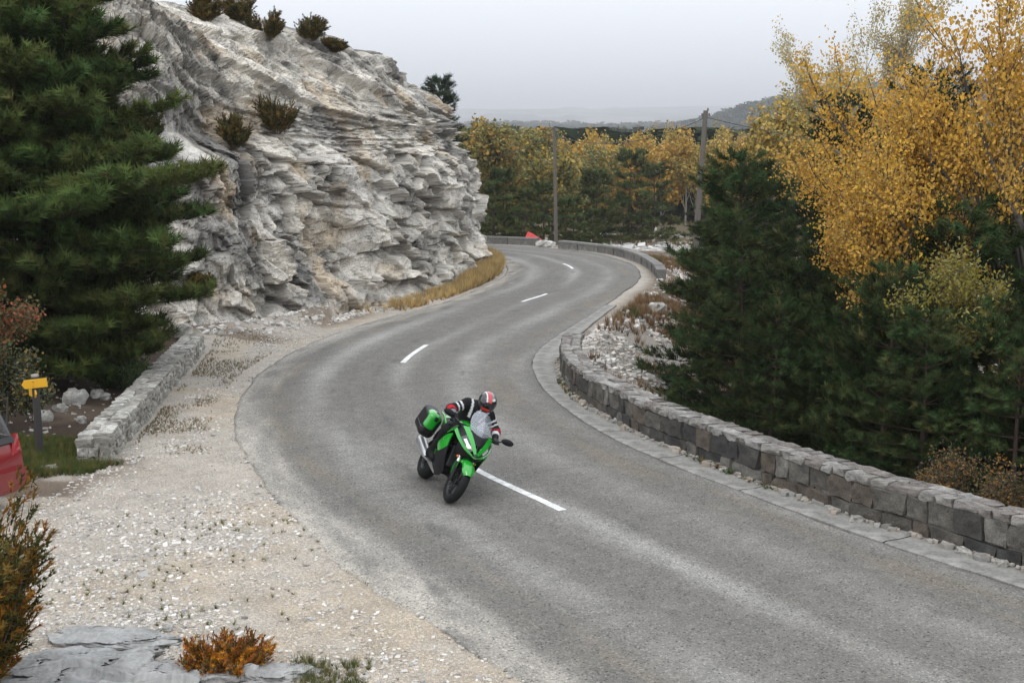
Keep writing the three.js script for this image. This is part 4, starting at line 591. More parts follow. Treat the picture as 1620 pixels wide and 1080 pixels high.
// ---------------------------------------------------------------- signpost, poles, wires and what stands by them
{
  const t = group('signpost', -7.42, landAt(-7.42, -19.86) - 0.25, -19.86); tag(t, 'dark wooden post with two yellow arrow signs', 'signpost');
  const b = new GB().tube([V(0.02, 0, 0), V(0.01, 0.7, 0), V(0, 1.50, 0)], [0.062, 0.06, 0.055], 12); mesh('post', toCreasedNormals(b.build(), 0.6), mat(0.045, 0.04, 0.038, 0.9), t);
  mesh('post_cap', new THREE.CylinderGeometry(0.056, 0.057, 0.03, 14).translate(0, 1.515, 0), mat(0.36, 0.34, 0.31, 0.8), t);
  const yellow = mat(0.72, 0.38, 0.012, 0.55), s = new THREE.Shape(); s.moveTo(-0.17, 0); s.lineTo(-0.125, 0.066); s.lineTo(0.21, 0.066); s.lineTo(0.21, -0.066); s.lineTo(-0.125, -0.066); s.closePath();
  const g = new THREE.ExtrudeGeometry(s, { depth: 0.018, bevelEnabled: true, bevelSize: 0.003, bevelThickness: 0.003, bevelSegments: 1 });
  const a1 = mesh('arrow_board', g, yellow, t); a1.position.set(-0.01, 1.395, 0.062); a1.rotation.set(-0.03, 0.12, 0.10);
  const a2 = mesh('arrow_board', g, yellow, t); a2.position.set(-0.055, 1.235, -0.02); a2.rotation.set(0, 2.25, 0.0); a2.scale.set(0.78, 0.95, 1);
  for (const y of [1.43, 1.36]) mesh('bolt', new THREE.CylinderGeometry(0.008, 0.008, 0.012, 8).rotateX(Math.PI / 2).translate(0, y, 0.088), mat(0.3, 0.3, 0.3, 0.4, { metalness: 1 }), t);
}
{
  const wood = mat(0.20, 0.18, 0.155, 0.9, { map: rep(texRock, 3) }); wood.color.setRGB(0.25, 0.22, 0.19);
  const pole = (label, x, z, top, tx, r0) => { const y = landAt(x, z) - 0.4, t = group('utility_pole', x, y, z); tag(t, label, 'pole'); const H = top - y; mesh('shaft', new GB().tube([V(0, 0, 0), V(tx * 0.5, H * 0.5, 0), V(tx, H, 0)], [r0, r0 * 0.85, r0 * 0.7], 12).build(), wood, t); for (const [dy, dx] of [[-0.35, -0.16], [-0.35, 0.16], [-0.12, 0.1]]) { const b = new GB().tube([V(tx, H + dy, 0), V(tx + dx, H + dy + 0.02, 0), V(tx + dx, H + dy + 0.14, 0)], 0.018, 6); const br = mesh('bracket', b.build(), mat(0.06, 0.06, 0.06, 0.5), t); mesh('insulator', new THREE.CylinderGeometry(0.035, 0.05, 0.12, 8).translate(tx + dx, H + dy + 0.17, 0), mat(0.12, 0.10, 0.09, 0.3), br); } return V(x + tx, top - 0.3, z); };
  const p1 = pole('thick weathered wooden pole right of the bend', 8.42, -60, 6.68, 0.42, 0.155), p2 = pole('thin wooden pole behind the gap in the far parapet', 2.40, -70.2, 6.0, -0.14, 0.11);
  const wire = (label, a, b, sag) => { const pts = []; for (let i = 0; i <= 24; i++) { const t = i / 24; pts.push(a.clone().lerp(b, t).add(V(0, -sag * 4 * t * (1 - t), 0))); } tag(mesh('power_line', new GB().tube(pts, 0.017, 5).build(), mat(0.05, 0.05, 0.05, 0.6), scene), label, 'wire'); };
  wire('cable sagging between the two wooden poles', p1, p2, 0.75); wire('cable running right from the thick pole into the trees', p1, V(24, 4.6, -58), 0.5); wire('cable running left from the thin pole behind the cliff', p2, V(-9, 3.6, -92), 0.7);
  const st = mesh('stake', new GB().tube([V(0, 0, 0), V(0.1, 0.8, 0), V(0.22, 1.25, 0)], [0.12, 0.1, 0.09], 7).build(), mat(0.6, 0.58, 0.54), scene); st.position.set(11.0, landAt(11, -101) - 0.1, -101); tag(st, 'leaning white stake in the field before the poplars', 'stake');
}
{ // red sheet over something behind the parapet
  const b = new GB(), N = 9, f = (u, v) => { const x = (u - 0.4) * 1.0, ridge = Math.max(0, 1 - Math.abs(u - 0.25) * (u < 0.25 ? 4.0 : 1.15)); return [x, -0.1 + 0.72 * Math.pow(ridge, 0.8) * (1 - 0.55 * Math.abs(v - 0.5) * 2) + 0.03 * noise(u * 6, v * 6, 2), (v - 0.5) * 0.9]; };
  for (let j = 0; j < N; j++) for (let i = 0; i < N; i++) b.v(...f(i / (N - 1), j / (N - 1))); for (let j = 0; j < N - 1; j++) for (let i = 0; i < N - 1; i++) { const a = j * N + i; b.q(a, a + N, a + N + 1, a + 1); } // closed below by a hem
  const t = mesh('red_tarpaulin', b.build(), mat(0.52, 0.025, 0.025, 0.6, { side: THREE.DoubleSide }), scene); t.position.set(1.0, 0.2, -69.0); t.scale.set(0.95, 0.72, 0.8); tag(t, 'small bright red cover showing above the far parapet', 'tarpaulin');
}
{ // the red car parked at the left edge, tail towards the road
  const t = group('parked_car', -8.62, landAt(-8.6, -17) + 0.01, -16.98, Math.atan2(-0.9, -0.43)); tag(t, 'dark red hatchback parked at the left edge, only its tail in view', 'car');
  const paint = phys(0.20, 0.010, 0.014, 0.32, { clearcoat: 0.9, clearcoatRoughness: 0.08 }), black = mat(0.015, 0.015, 0.016, 0.55), glass = phys(0.02, 0.024, 0.028, 0.06, { clearcoat: 1 });
  const st = [[-1.95, 0.32, 0.74, 0.74, 0.60, 0.72], [-1.93, 0.24, 0.80, 0.82, 0.66, 0.80], [-1.82, 0.22, 0.95, 0.84, 0.66, 0.98], [-1.70, 0.22, 0.98, 0.845, 0.62, 1.36], [-1.5, 0.22, 0.98, 0.85, 0.60, 1.50], [-0.6, 0.2, 0.96, 0.855, 0.60, 1.55], [0.3, 0.2, 0.94, 0.855, 0.60, 1.52], [0.9, 0.2, 0.93, 0.85, 0.62, 1.22], [1.25, 0.2, 0.92, 0.845, 0.68, 0.98], [1.7, 0.22, 0.80, 0.82, 0.70, 0.84], [1.92, 0.26, 0.62, 0.72, 0.6, 0.66]];
  const sec = ([z, y0, yb, w, wr, yt]) => { const h = [[0, y0], [w * 0.82, y0], [w * 0.97, y0 + 0.1], [w, (y0 + yb) / 2 + 0.02], [w * 0.985, yb - 0.08], [w * 0.955, yb], [lerp(w * 0.955, wr, 0.9), lerp(yb, yt, 0.9)], [wr * 0.86, yt - 0.005], [0, yt]]; return [...h.map(([x, y]) => [x, y, z]), ...h.slice(1, -1).reverse().map(([x, y]) => [-x, y, z])]; };
  const b = new GB(), S = st.map(sec), n = S[0].length; S.forEach((s) => s.forEach((q) => b.v(...q))); for (let i = 0; i < S.length - 1; i++) for (let k = 0; k < n; k++) { const a = i * n + k, c = i * n + (k + 1) % n; b.q(a, c, c + n, a + n); }
  for (const e of [0, S.length - 1]) { const c = b.v(0, 0.55, st[e][0]); for (let k = 0; k < n; k++) e ? b.t(c, e * n + k, e * n + (k + 1) % n) : b.t(c, (k + 1) % n, k); }
  mesh('body', toCreasedNormals(b.build(), 0.55), paint, t);
  const panel = (name, pts, m, thick, par = t) => { const g = new GB(), c = pts.reduce((a, p) => a.add(V(...p)), V(0, 0, 0)).divideScalar(pts.length), nn = V(...pts[1]).sub(V(...pts[0])).cross(V(...pts[2]).sub(V(...pts[0]))).normalize().multiplyScalar(thick); const o = pts.map((p) => g.v(p[0] + nn.x, p[1] + nn.y, p[2] + nn.z)), u = pts.map((p) => g.v(p[0] - nn.x, p[1] - nn.y, p[2] - nn.z)); for (let k = 1; k < pts.length - 1; k++) { g.t(o[0], o[k], o[k + 1]); g.t(u[0], u[k + 1], u[k]); } for (let k = 0; k < pts.length; k++) { const q = (k + 1) % pts.length; g.q(o[k], u[k], u[q], o[q]); } return mesh(name, toCreasedNormals(g.build(), 0.3), m, par); };
  panel('rear_window', [[-0.70, 0.98, -1.845], [0.70, 0.98, -1.845], [0.60, 1.36, -1.735], [0.48, 1.42, -1.66], [-0.48, 1.42, -1.66], [-0.60, 1.36, -1.735]], glass, 0.022);
  panel('window_seal', [[-0.70, 0.90, -1.90], [0.70, 0.90, -1.90], [0.74, 0.98, -1.845], [-0.74, 0.98, -1.845]], black, 0.018);
  for (const s of [-1, 1]) {
    panel('tail_light', [[s * 0.60, 0.74, -1.94], [s * 0.80, 0.76, -1.90], [s * 0.84, 0.98, -1.80], [s * 0.72, 1.0, -1.83]], phys(0.30, 0.008, 0.010, 0.12, { clearcoat: 1 }), 0.03);
    panel('side_window', [[s * 0.80, 1.0, -1.4], [s * 0.80, 1.0, 0.55], [s * 0.66, 1.40, 0.15], [s * 0.66, 1.42, -1.35]], glass, 0.02);
    for (const z of [-1.25, 1.25]) { const w = mesh('wheel', new THREE.TorusGeometry(0.235, 0.085, 12, 26).rotateY(Math.PI / 2).translate(s * 0.77, 0.30, z), black, t); mesh('rim', new THREE.CylinderGeometry(0.20, 0.18, 0.13, 20).rotateZ(Math.PI / 2).translate(s * 0.77, 0.30, z), mat(0.35, 0.35, 0.36, 0.35, { metalness: 0.8 }), w); panel('wheel_arch', [[s * 0.855, 0.24, z - 0.36], [s * 0.855, 0.48, z - 0.32], [s * 0.855, 0.66, z - 0.14], [s * 0.855, 0.66, z + 0.14], [s * 0.855, 0.48, z + 0.32], [s * 0.855, 0.24, z + 0.36]], black, 0.004); }
  }
  panel('bumper', [[-0.80, 0.30, -1.93], [0.80, 0.30, -1.93], [0.84, 0.55, -1.955], [-0.84, 0.55, -1.955]], paint, 0.035); panel('bumper_step', [[-0.74, 0.545, -1.98], [0.74, 0.545, -1.98], [0.74, 0.60, -1.97], [-0.74, 0.60, -1.97]], paint, 0.02);
  const cv = document.createElement('canvas'); cv.width = 256; cv.height = 56; const x = cv.getContext('2d'); x.fillStyle = '#e8e8e6'; x.fillRect(0, 0, 256, 56); x.fillStyle = '#1f3f9a'; x.fillRect(0, 0, 20, 56); x.fillRect(236, 0, 20, 56); x.fillStyle = '#151515'; x.font = 'bold 44px sans-serif'; x.fillText('C', 198, 44);
  const tex = new THREE.CanvasTexture(cv); tex.colorSpace = THREE.SRGBColorSpace; const pl = mesh('number_plate', new THREE.BoxGeometry(0.52, 0.115, 0.012), new THREE.MeshStandardMaterial({ map: tex, roughness: 0.5 }), t); pl.position.set(0, 0.80, -1.965); pl.rotation.set(0.08, Math.PI, 0);
}

// ---------------------------------------------------------------- motorcycle (local axes: forward +z, up +y, left +x), leaned into its left-hand bend
const ride = { x: -1.10, z: -17.68, yaw: Math.atan2(0.45, 1.42), lean: -30 * Math.PI / 180, y: 0.046 };
function riding(name) { const t = group(name, ride.x, ride.y, ride.z); t.rotation.order = 'YZX'; t.rotation.set(0, ride.yaw, ride.lean); return t; }
function patch(name, rows, m, parent, o = {}) { // smooth skin through a grid of points, given thickness
  const sub = o.sub ?? 3, up = (list) => list.length < 3 ? [...Array(sub + 1)].map((_, i) => list[0].clone().lerp(list[1], i / sub)) : new THREE.CatmullRomCurve3(list).getPoints((list.length - 1) * sub);
  let g = rows.map((r) => up(r.map((p) => V(p[0] * (o.flip ?? 1), p[1], p[2])))); const cols = g[0].length, full = []; const tall = (rows.length - 1) * (rows.length < 3 ? sub : sub);
  for (let c = 0; c < cols; c++) { const l = up(g.map((r) => r[c])); l.forEach((p, i) => { (full[i] ??= [])[c] = p; }); }
  const R = full.length, b = new GB(), th = o.thick ?? 0.008, at = (i, c) => full[clamp(i, 0, R - 1)][clamp(c, 0, cols - 1)], N = [];
  for (let i = 0; i < R; i++) for (let c = 0; c < cols; c++) N.push(at(i + 1, c).clone().sub(at(i - 1, c)).cross(at(i, c + 1).clone().sub(at(i, c - 1))).normalize());
  for (const s of [0.5, -0.5]) for (let i = 0; i < R; i++) for (let c = 0; c < cols; c++) { const p = at(i, c), n = N[i * cols + c]; b.v(p.x + n.x * th * s, p.y + n.y * th * s, p.z + n.z * th * s); }
  const K = R * cols; for (let i = 0; i < R - 1; i++) for (let c = 0; c < cols - 1; c++) { const a = i * cols + c; b.q(a, a + cols, a + cols + 1, a + 1); b.q(K + a, K + a + 1, K + a + cols + 1, K + a + cols); }
  const rim = (a, d) => b.q(a, d, K + d, K + a); for (let i = 0; i < R - 1; i++) { rim((i + 1) * cols, i * cols); rim(i * cols + cols - 1, (i + 1) * cols + cols - 1); } for (let c = 0; c < cols - 1; c++) { rim(c, c + 1); rim((R - 1) * cols + c + 1, (R - 1) * cols + c); }
  return mesh(name, toCreasedNormals(b.build(), 0.7), m, parent);
}
const tubeOf = (pts, rad, n = 10) => new GB().tube(pts.map((p) => V(...p)), rad, n).build();
{
  const t = riding('motorcycle'); tag(t, 'green sport touring motorcycle with panniers leaning through the bend', 'motorcycle');
  const green = phys(0.010, 0.33, 0.020, 0.25, { clearcoat: 1, clearcoatRoughness: 0.05 }), black = phys(0.007, 0.007, 0.008, 0.45, { specularIntensity: 0.5, clearcoat: 0.12, clearcoatRoughness: 0.15 }), matt = phys(0.007, 0.007, 0.008, 0.55, { specularIntensity: 0.5 }), rubber = phys(0.009, 0.009, 0.009, 0.75, { specularIntensity: 0.5 }), steel = mat(0.55, 0.55, 0.56, 0.3, { metalness: 1 }), silver = mat(0.62, 0.62, 0.63, 0.32, { metalness: 0.85 }), dark = mat(0.05, 0.05, 0.052, 0.4, { metalness: 0.7 }), lens = phys(0.80, 0.82, 0.85, 0.08, { clearcoat: 1, metalness: 0.55 }), amber = phys(0.55, 0.13, 0.01, 0.2, { clearcoat: 1 });
  const wheel = (name, z, R, r, wide) => {
    const prof = []; for (let i = 0; i <= 16; i++) { const a = i / 16 * Math.PI - Math.PI / 2; prof.push(new THREE.Vector2(R + Math.cos(a) * r, Math.sin(a) * wide)); } prof.push(new THREE.Vector2(R - 0.035, wide * 0.72), new THREE.Vector2(R - 0.035, -wide * 0.72), prof[0].clone());
    const w = mesh(name, new THREE.CylinderGeometry(0.035, 0.035, wide * 1.5, 16).rotateZ(Math.PI / 2), dark, t); w.position.set(0, R + r, z);
    mesh('tyre', toCreasedNormals(new THREE.LatheGeometry(prof, 56).rotateZ(Math.PI / 2), 0.6), rubber, w);
    const rp = [[R - 0.03, -wide * 0.74], [R - 0.02, -wide * 0.7], [R - 0.05, -wide * 0.3], [R - 0.05, wide * 0.3], [R - 0.02, wide * 0.7], [R - 0.03, wide * 0.74], [R - 0.065, wide * 0.3], [R - 0.065, -wide * 0.3], [R - 0.03, -wide * 0.74]].map(([x, y]) => new THREE.Vector2(x, y));
    mesh('rim', new THREE.LatheGeometry(rp, 48).rotateZ(Math.PI / 2), dark, w);
    for (let k = 0; k < 5; k++) for (const d of [-0.16, 0.16]) { const a = k / 5 * 6.283 + d, b = k / 5 * 6.283 + d * 0.35; mesh('spoke', tubeOf([[0, Math.cos(b) * 0.03, Math.sin(b) * 0.03], [0, Math.cos(a) * (R - 0.055), Math.sin(a) * (R - 0.055)]], [0.016, 0.010], 6), dark, w); }
    return w;
  };
  const disc = (w, x, ro, ri) => { const s = new THREE.Shape(); s.absarc(0, 0, ro, 0, 6.2832); const h = new THREE.Path(); h.absarc(0, 0, ri, 0, 6.2832, true); s.holes.push(h); for (let k = 0; k < 18; k++) { const a = k / 18 * 6.283, q = new THREE.Path(); q.absarc(Math.cos(a) * (ro + ri) / 2, Math.sin(a) * (ro + ri) / 2, 0.008, 0, 6.2832, true); s.holes.push(q); } mesh('brake_disc', new THREE.ExtrudeGeometry(s, { depth: 0.005, bevelEnabled: false, curveSegments: 24 }).rotateY(Math.PI / 2).translate(x, 0, 0), steel, w); for (let k = 0; k < 5; k++) { const a = k / 5 * 6.283; mesh('disc_carrier', tubeOf([[x, Math.cos(a) * 0.03, Math.sin(a) * 0.03], [x, Math.cos(a) * ri, Math.sin(a) * ri]], 0.008, 5), dark, w); } };
  const fw = wheel('front_wheel', 0.72, 0.243, 0.058, 0.062), rw = wheel('rear_wheel', -0.72, 0.225, 0.088, 0.095); disc(fw, 0.066, 0.15, 0.098); disc(fw, -0.071, 0.15, 0.098); disc(rw, -0.105, 0.12, 0.075);
  { // front mudguard
    const rows = []; for (let i = 0; i <= 8; i++) { const a = lerp(0.55, 2.5, i / 8), R = 0.322, e = Math.sin(i / 8 * Math.PI) * 0.012; rows.push([[-0.088, R - 0.055], [-0.07, R - 0.012], [0, R + 0.012 + e], [0.07, R - 0.012], [0.088, R - 0.055]].map(([x, q]) => [x * (i === 0 ? 0.55 : 1), 0.301 + Math.sin(a) * q, 0.72 + Math.cos(a) * q])); }
    const mg = patch('front_mudguard', rows, green, t, { sub: 2 });
    for (const s of [-1, 1]) { patch('mudguard_flap', [[[0.096, 0.60, 0.66], [0.100, 0.60, 0.55]], [[0.112, 0.50, 0.69], [0.112, 0.47, 0.56]], [[0.108, 0.40, 0.68], [0.108, 0.37, 0.60]]], green, mg, { flip: s }); }
  }
  for (const s of [-1, 1]) {
    const fk = mesh('fork_leg', tubeOf([[s * 0.105, 0.29, 0.73], [s * 0.105, 0.55, 0.635]], 0.030, 12), matt, t); mesh('stanchion', tubeOf([[s * 0.105, 0.55, 0.635], [s * 0.105, 1.0, 0.47]], 0.024, 12), steel, fk);
    const cal = mesh('brake_caliper', new RoundedBoxGeometry(0.045, 0.11, 0.06, 2, 0.012), matt, t); cal.position.set(s * 0.085, 0.40, 0.60); cal.rotation.x = 0.4;
    // nose: green V arms, lamps outside them, green lip below
    const inn = [[0.004, 0.765, 0.868], [0.045, 0.85, 0.80], [0.10, 0.94, 0.69], [0.155, 1.03, 0.54]], out = [[0.034, 0.745, 0.862], [0.10, 0.832, 0.79], [0.172, 0.92, 0.668], [0.235, 1.005, 0.50]], low = [[0.05, 0.722, 0.85], [0.155, 0.785, 0.765], [0.235, 0.862, 0.63], [0.28, 0.945, 0.46]], lip = [[0.004, 0.700, 0.853], [0.135, 0.738, 0.772], [0.238, 0.812, 0.632], [0.298, 0.895, 0.45]];
    patch('nose_arm', inn.map((p, i) => [p, out[i]]), green, t, { flip: s, thick: 0.012 });
    const L = (a, b, k) => [0, 1, 2].map((i) => lerp(a[i], b[i], k)), shell = (a) => [a[0] * 0.97, a[1], a[2] - 0.012];
    patch('headlamp', [[L(out[0], out[1], 0.35), L(low[0], low[1], 0.35)], [out[1], low[1]], [L(out[1], out[2], 0.6), L(low[1], low[2], 0.6)], [L(out[2], out[3], 0.12), L(low[2], low[3], 0.05)]].map((r) => r.map(shell)), phys(0.03, 0.03, 0.032, 0.06, { clearcoat: 1 }), t, { flip: s });
    patch('lamp_reflector', [[0.75, 0], [0.25, 1], [0.75, 1]].map(([k, i]) => [L(L(out[i], out[i + 1], k), L(low[i], low[i + 1], k), 0.30), L(L(out[i], out[i + 1], k), L(low[i], low[i + 1], k), 0.78)].map((p) => [p[0] * 0.985, p[1] + 0.002, p[2] - 0.003])), lens, t, { flip: s, thick: 0.006 });
    patch('lamp_surround', [[L(out[2], out[3], 0.10), L(low[2], low[3], 0.03)], [out[3], low[3]], [[0.255, 1.0, 0.34], [0.295, 0.92, 0.32]]].map((r) => r.map(shell)), black, t, { flip: s });
    patch('nose_lip', low.map((p, i) => [p, lip[i]]), green, t, { flip: s, thick: 0.012 });
    patch('chin', [[[0.004, 0.702, 0.846], [0.0, 0.64, 0.70], [0, 0.66, 0.55]], [[0.13, 0.738, 0.765], [0.10, 0.64, 0.66], [0.10, 0.62, 0.54]], [[0.235, 0.812, 0.625], [0.20, 0.69, 0.56], [0.17, 0.62, 0.50]]], matt, t, { flip: s });
    // flanks
    const f0 = [[[0.295, 0.85, 0.45], [0.30, 0.77, 0.465], [0.28, 0.66, 0.45]], [[0.305, 0.79, 0.28], [0.325, 0.69, 0.28], [0.29, 0.565, 0.31]], [[0.285, 0.70, 0.10], [0.305, 0.62, 0.10], [0.265, 0.52, 0.12]], [[0.25, 0.62, -0.03], [0.255, 0.59, -0.02], [0.24, 0.54, 0.0]]];
    const sf = patch('side_fairing', f0, green, t, { flip: s, thick: 0.012 });
    const em = mesh('emblem', new THREE.CylinderGeometry(0.040, 0.040, 0.006, 20).rotateZ(Math.PI / 2), mat(0.10, 0.10, 0.10, 0.4), sf); em.position.set(s * 0.322, 0.705, 0.30); em.rotation.y = s * -0.08; mesh('emblem_bar', new THREE.BoxGeometry(0.004, 0.010, 0.05), silver, sf).position.set(s * 0.327, 0.708, 0.30);
    patch('lower_fairing', [[[0.275, 0.665, 0.455], [0.235, 0.50, 0.475], [0.16, 0.35, 0.45]], [[0.285, 0.57, 0.31], [0.245, 0.42, 0.345], [0.15, 0.25, 0.35]], [[0.26, 0.515, 0.12], [0.225, 0.36, 0.12], [0.14, 0.205, 0.10]], [[0.23, 0.565, -0.05], [0.21, 0.39, -0.10], [0.13, 0.225, -0.14]]], matt, t, { flip: s, thick: 0.012 });
    patch('cowl_stripe', [[[0.262, 0.70, -0.105], [0.262, 0.70, -0.045]], [[0.252, 0.58, -0.08], [0.258, 0.56, -0.015]], [[0.232, 0.44, -0.03], [0.236, 0.43, -0.01]]], green, t, { flip: s });
    patch('upper_panel', [[[0.26, 0.985, 0.42], [0.295, 0.90, 0.42]], [[0.275, 0.90, 0.26], [0.312, 0.825, 0.28]], [[0.265, 0.80, 0.09], [0.30, 0.735, 0.11]], [[0.245, 0.70, -0.04], [0.27, 0.63, -0.02]], [[0.23, 0.60, -0.12], [0.25, 0.54, -0.07]]], green, t, { flip: s, thick: 0.012 });
    // exhaust, foot rest, mirrors, indicators, luggage
    const ex = mesh('silencer', tubeOf([[s * 0.185, 0.33, -0.28], [s * 0.21, 0.37, -0.42], [s * 0.245, 0.46, -0.80], [s * 0.25, 0.475, -0.86]], [0.045, 0.075, 0.085, 0.07], 14), silver, t); mesh('silencer_tip', tubeOf([[s * 0.25, 0.475, -0.855], [s * 0.252, 0.482, -0.90]], [0.055, 0.05], 12), matt, ex);
    patch('heel_guard', [[[0.215, 0.40, -0.32], [0.215, 0.31, -0.30]], [[0.20, 0.34, -0.10], [0.19, 0.26, -0.10]], [[0.165, 0.24, 0.12], [0.155, 0.21, 0.12]]], silver, t, { flip: s });
    mesh('foot_peg', tubeOf([[s * 0.16, 0.36, -0.14], [s * 0.29, 0.355, -0.14]], 0.014, 8), matt, t); mesh('swingarm', tubeOf([[s * 0.11, 0.42, -0.22], [s * 0.13, 0.35, -0.50], [s * 0.125, 0.313, -0.74]], [0.045, 0.038, 0.03], 10), dark, t);
    const st = mesh('mirror_stalk', tubeOf([[s * 0.245, 0.99, 0.46], [s * 0.32, 1.015, 0.47], [s * 0.405, 1.055, 0.45]], 0.010, 7), matt, t), mh = mesh('mirror', new THREE.SphereGeometry(1, 20, 14), matt, t); mh.scale.set(0.095, 0.046, 0.035); mh.position.set(s * 0.475, 1.075, 0.44); mh.rotation.z = s * 0.1;
    const ind = mesh('indicator', new THREE.SphereGeometry(1, 14, 10), amber, t); ind.scale.set(0.018, 0.022, 0.045); ind.position.set(s * 0.135, 0.615, 0.60);
    const pn = mesh('pannier', new RoundedBoxGeometry(0.25, 0.38, 0.54, 5, 0.095), black, t); pn.position.set(s * 0.335, 0.77, -0.66); pn.rotation.set(0.16, s * 0.06, s * 0.08);
    const lid = mesh('pannier_band', new RoundedBoxGeometry(0.205, 0.29, 0.27, 4, 0.08), green, pn); lid.position.set(s * 0.012, 0.062, 0.145); mesh('band_handle', new RoundedBoxGeometry(0.055, 0.035, 0.075, 2, 0.012), matt, lid).position.set(s * -0.02, 0.134, 0.03); mesh('band_handle', new RoundedBoxGeometry(0.055, 0.07, 0.03, 2, 0.012), matt, lid).position.set(s * -0.02, 0.075, 0.126);
    mesh('lid_seam', new RoundedBoxGeometry(0.256, 0.008, 0.52, 2, 0.004), mat(0.10, 0.10, 0.10, 0.5), pn).position.y = -0.06;
    mesh('handlebar', tubeOf([[s * 0.06, 1.005, 0.42], [s * 0.16, 1.02, 0.42], [s * 0.40, 0.995, 0.36]], 0.014, 10), matt, t); mesh('lever', tubeOf([[s * 0.20, 1.005, 0.46], [s * 0.36, 0.99, 0.43]], 0.007, 6), dark, t);
  }
  patch('dash_cowl', [[[-0.05, 0.86, 0.785], [0, 0.865, 0.805], [0.05, 0.86, 0.785]], [[-0.105, 0.945, 0.68], [0, 0.955, 0.71], [0.105, 0.945, 0.68]], [[-0.155, 1.02, 0.545], [0, 1.01, 0.60], [0.155, 1.02, 0.545]], [[-0.14, 1.02, 0.42], [0, 1.035, 0.42], [0.14, 1.02, 0.42]]], matt, t);
  patch('windscreen', [[[-0.135, 0.985, 0.60], [0, 0.985, 0.67], [0.135, 0.985, 0.60]], [[-0.165, 1.10, 0.49], [0, 1.115, 0.56], [0.165, 1.10, 0.49]], [[-0.15, 1.20, 0.40], [0, 1.225, 0.465], [0.15, 1.20, 0.40]], [[-0.095, 1.275, 0.345], [0, 1.295, 0.40], [0.095, 1.275, 0.345]]], phys(0.86, 0.89, 0.94, 0.06, { transmission: 0.86, thickness: 0, clearcoat: 1, side: THREE.DoubleSide }), t, { thick: 0.004 });
  const tank = mesh('fuel_tank', new THREE.SphereGeometry(1, 32, 22), green, t); tank.scale.set(0.185, 0.14, 0.30); tank.position.set(0, 0.925, 0.10); tank.rotation.x = 0.22; mesh('tank_cap', new THREE.CylinderGeometry(0.045, 0.045, 0.014, 20).translate(0, 1.062, 0.13), matt, t);
  const eng = mesh('engine', new RoundedBoxGeometry(0.36, 0.42, 0.50, 3, 0.05), matt, t); eng.position.set(0, 0.48, 0.06); const rad = mesh('radiator', new RoundedBoxGeometry(0.34, 0.30, 0.04, 2, 0.01), dark, t); rad.position.set(0, 0.56, 0.40); rad.rotation.x = -0.25; const fr = mesh('frame', new RoundedBoxGeometry(0.30, 0.22, 0.62, 3, 0.06), matt, t); fr.position.set(0, 0.78, -0.08);
  patch('seat', [[[-0.11, 0.80, 0.02], [0, 0.86, -0.02], [0.11, 0.80, 0.02]], [[-0.16, 0.78, -0.20], [0, 0.82, -0.20], [0.16, 0.78, -0.20]], [[-0.14, 0.84, -0.42], [0, 0.88, -0.42], [0.14, 0.84, -0.42]], [[-0.10, 0.90, -0.72], [0, 0.94, -0.72], [0.10, 0.90, -0.72]]], matt, t, { thick: 0.06 });
  patch('tail_cowl', [[[-0.15, 0.76, -0.36], [-0.13, 0.855, -0.40], [0, 0.865, -0.44], [0.13, 0.855, -0.40], [0.15, 0.76, -0.36]], [[-0.14, 0.80, -0.65], [-0.12, 0.90, -0.68], [0, 0.915, -0.70], [0.12, 0.90, -0.68], [0.14, 0.80, -0.65]], [[-0.05, 0.90, -0.94], [-0.04, 0.945, -0.95], [0, 0.955, -0.97], [0.04, 0.945, -0.95], [0.05, 0.90, -0.94]]], green, t, { thick: 0.014 });
  for (const s of [-1, 1]) mesh('grab_rail', tubeOf([[s * 0.15, 0.86, -0.42], [s * 0.185, 0.95, -0.55], [s * 0.17, 0.97, -0.80]], [0.016, 0.018, 0.016], 8), green, t);
  mesh('tail_guard', tubeOf([[0, 0.80, -0.80], [0, 0.66, -0.98], [0, 0.55, -1.02]], [0.05, 0.04, 0.035], 8), matt, t);
}
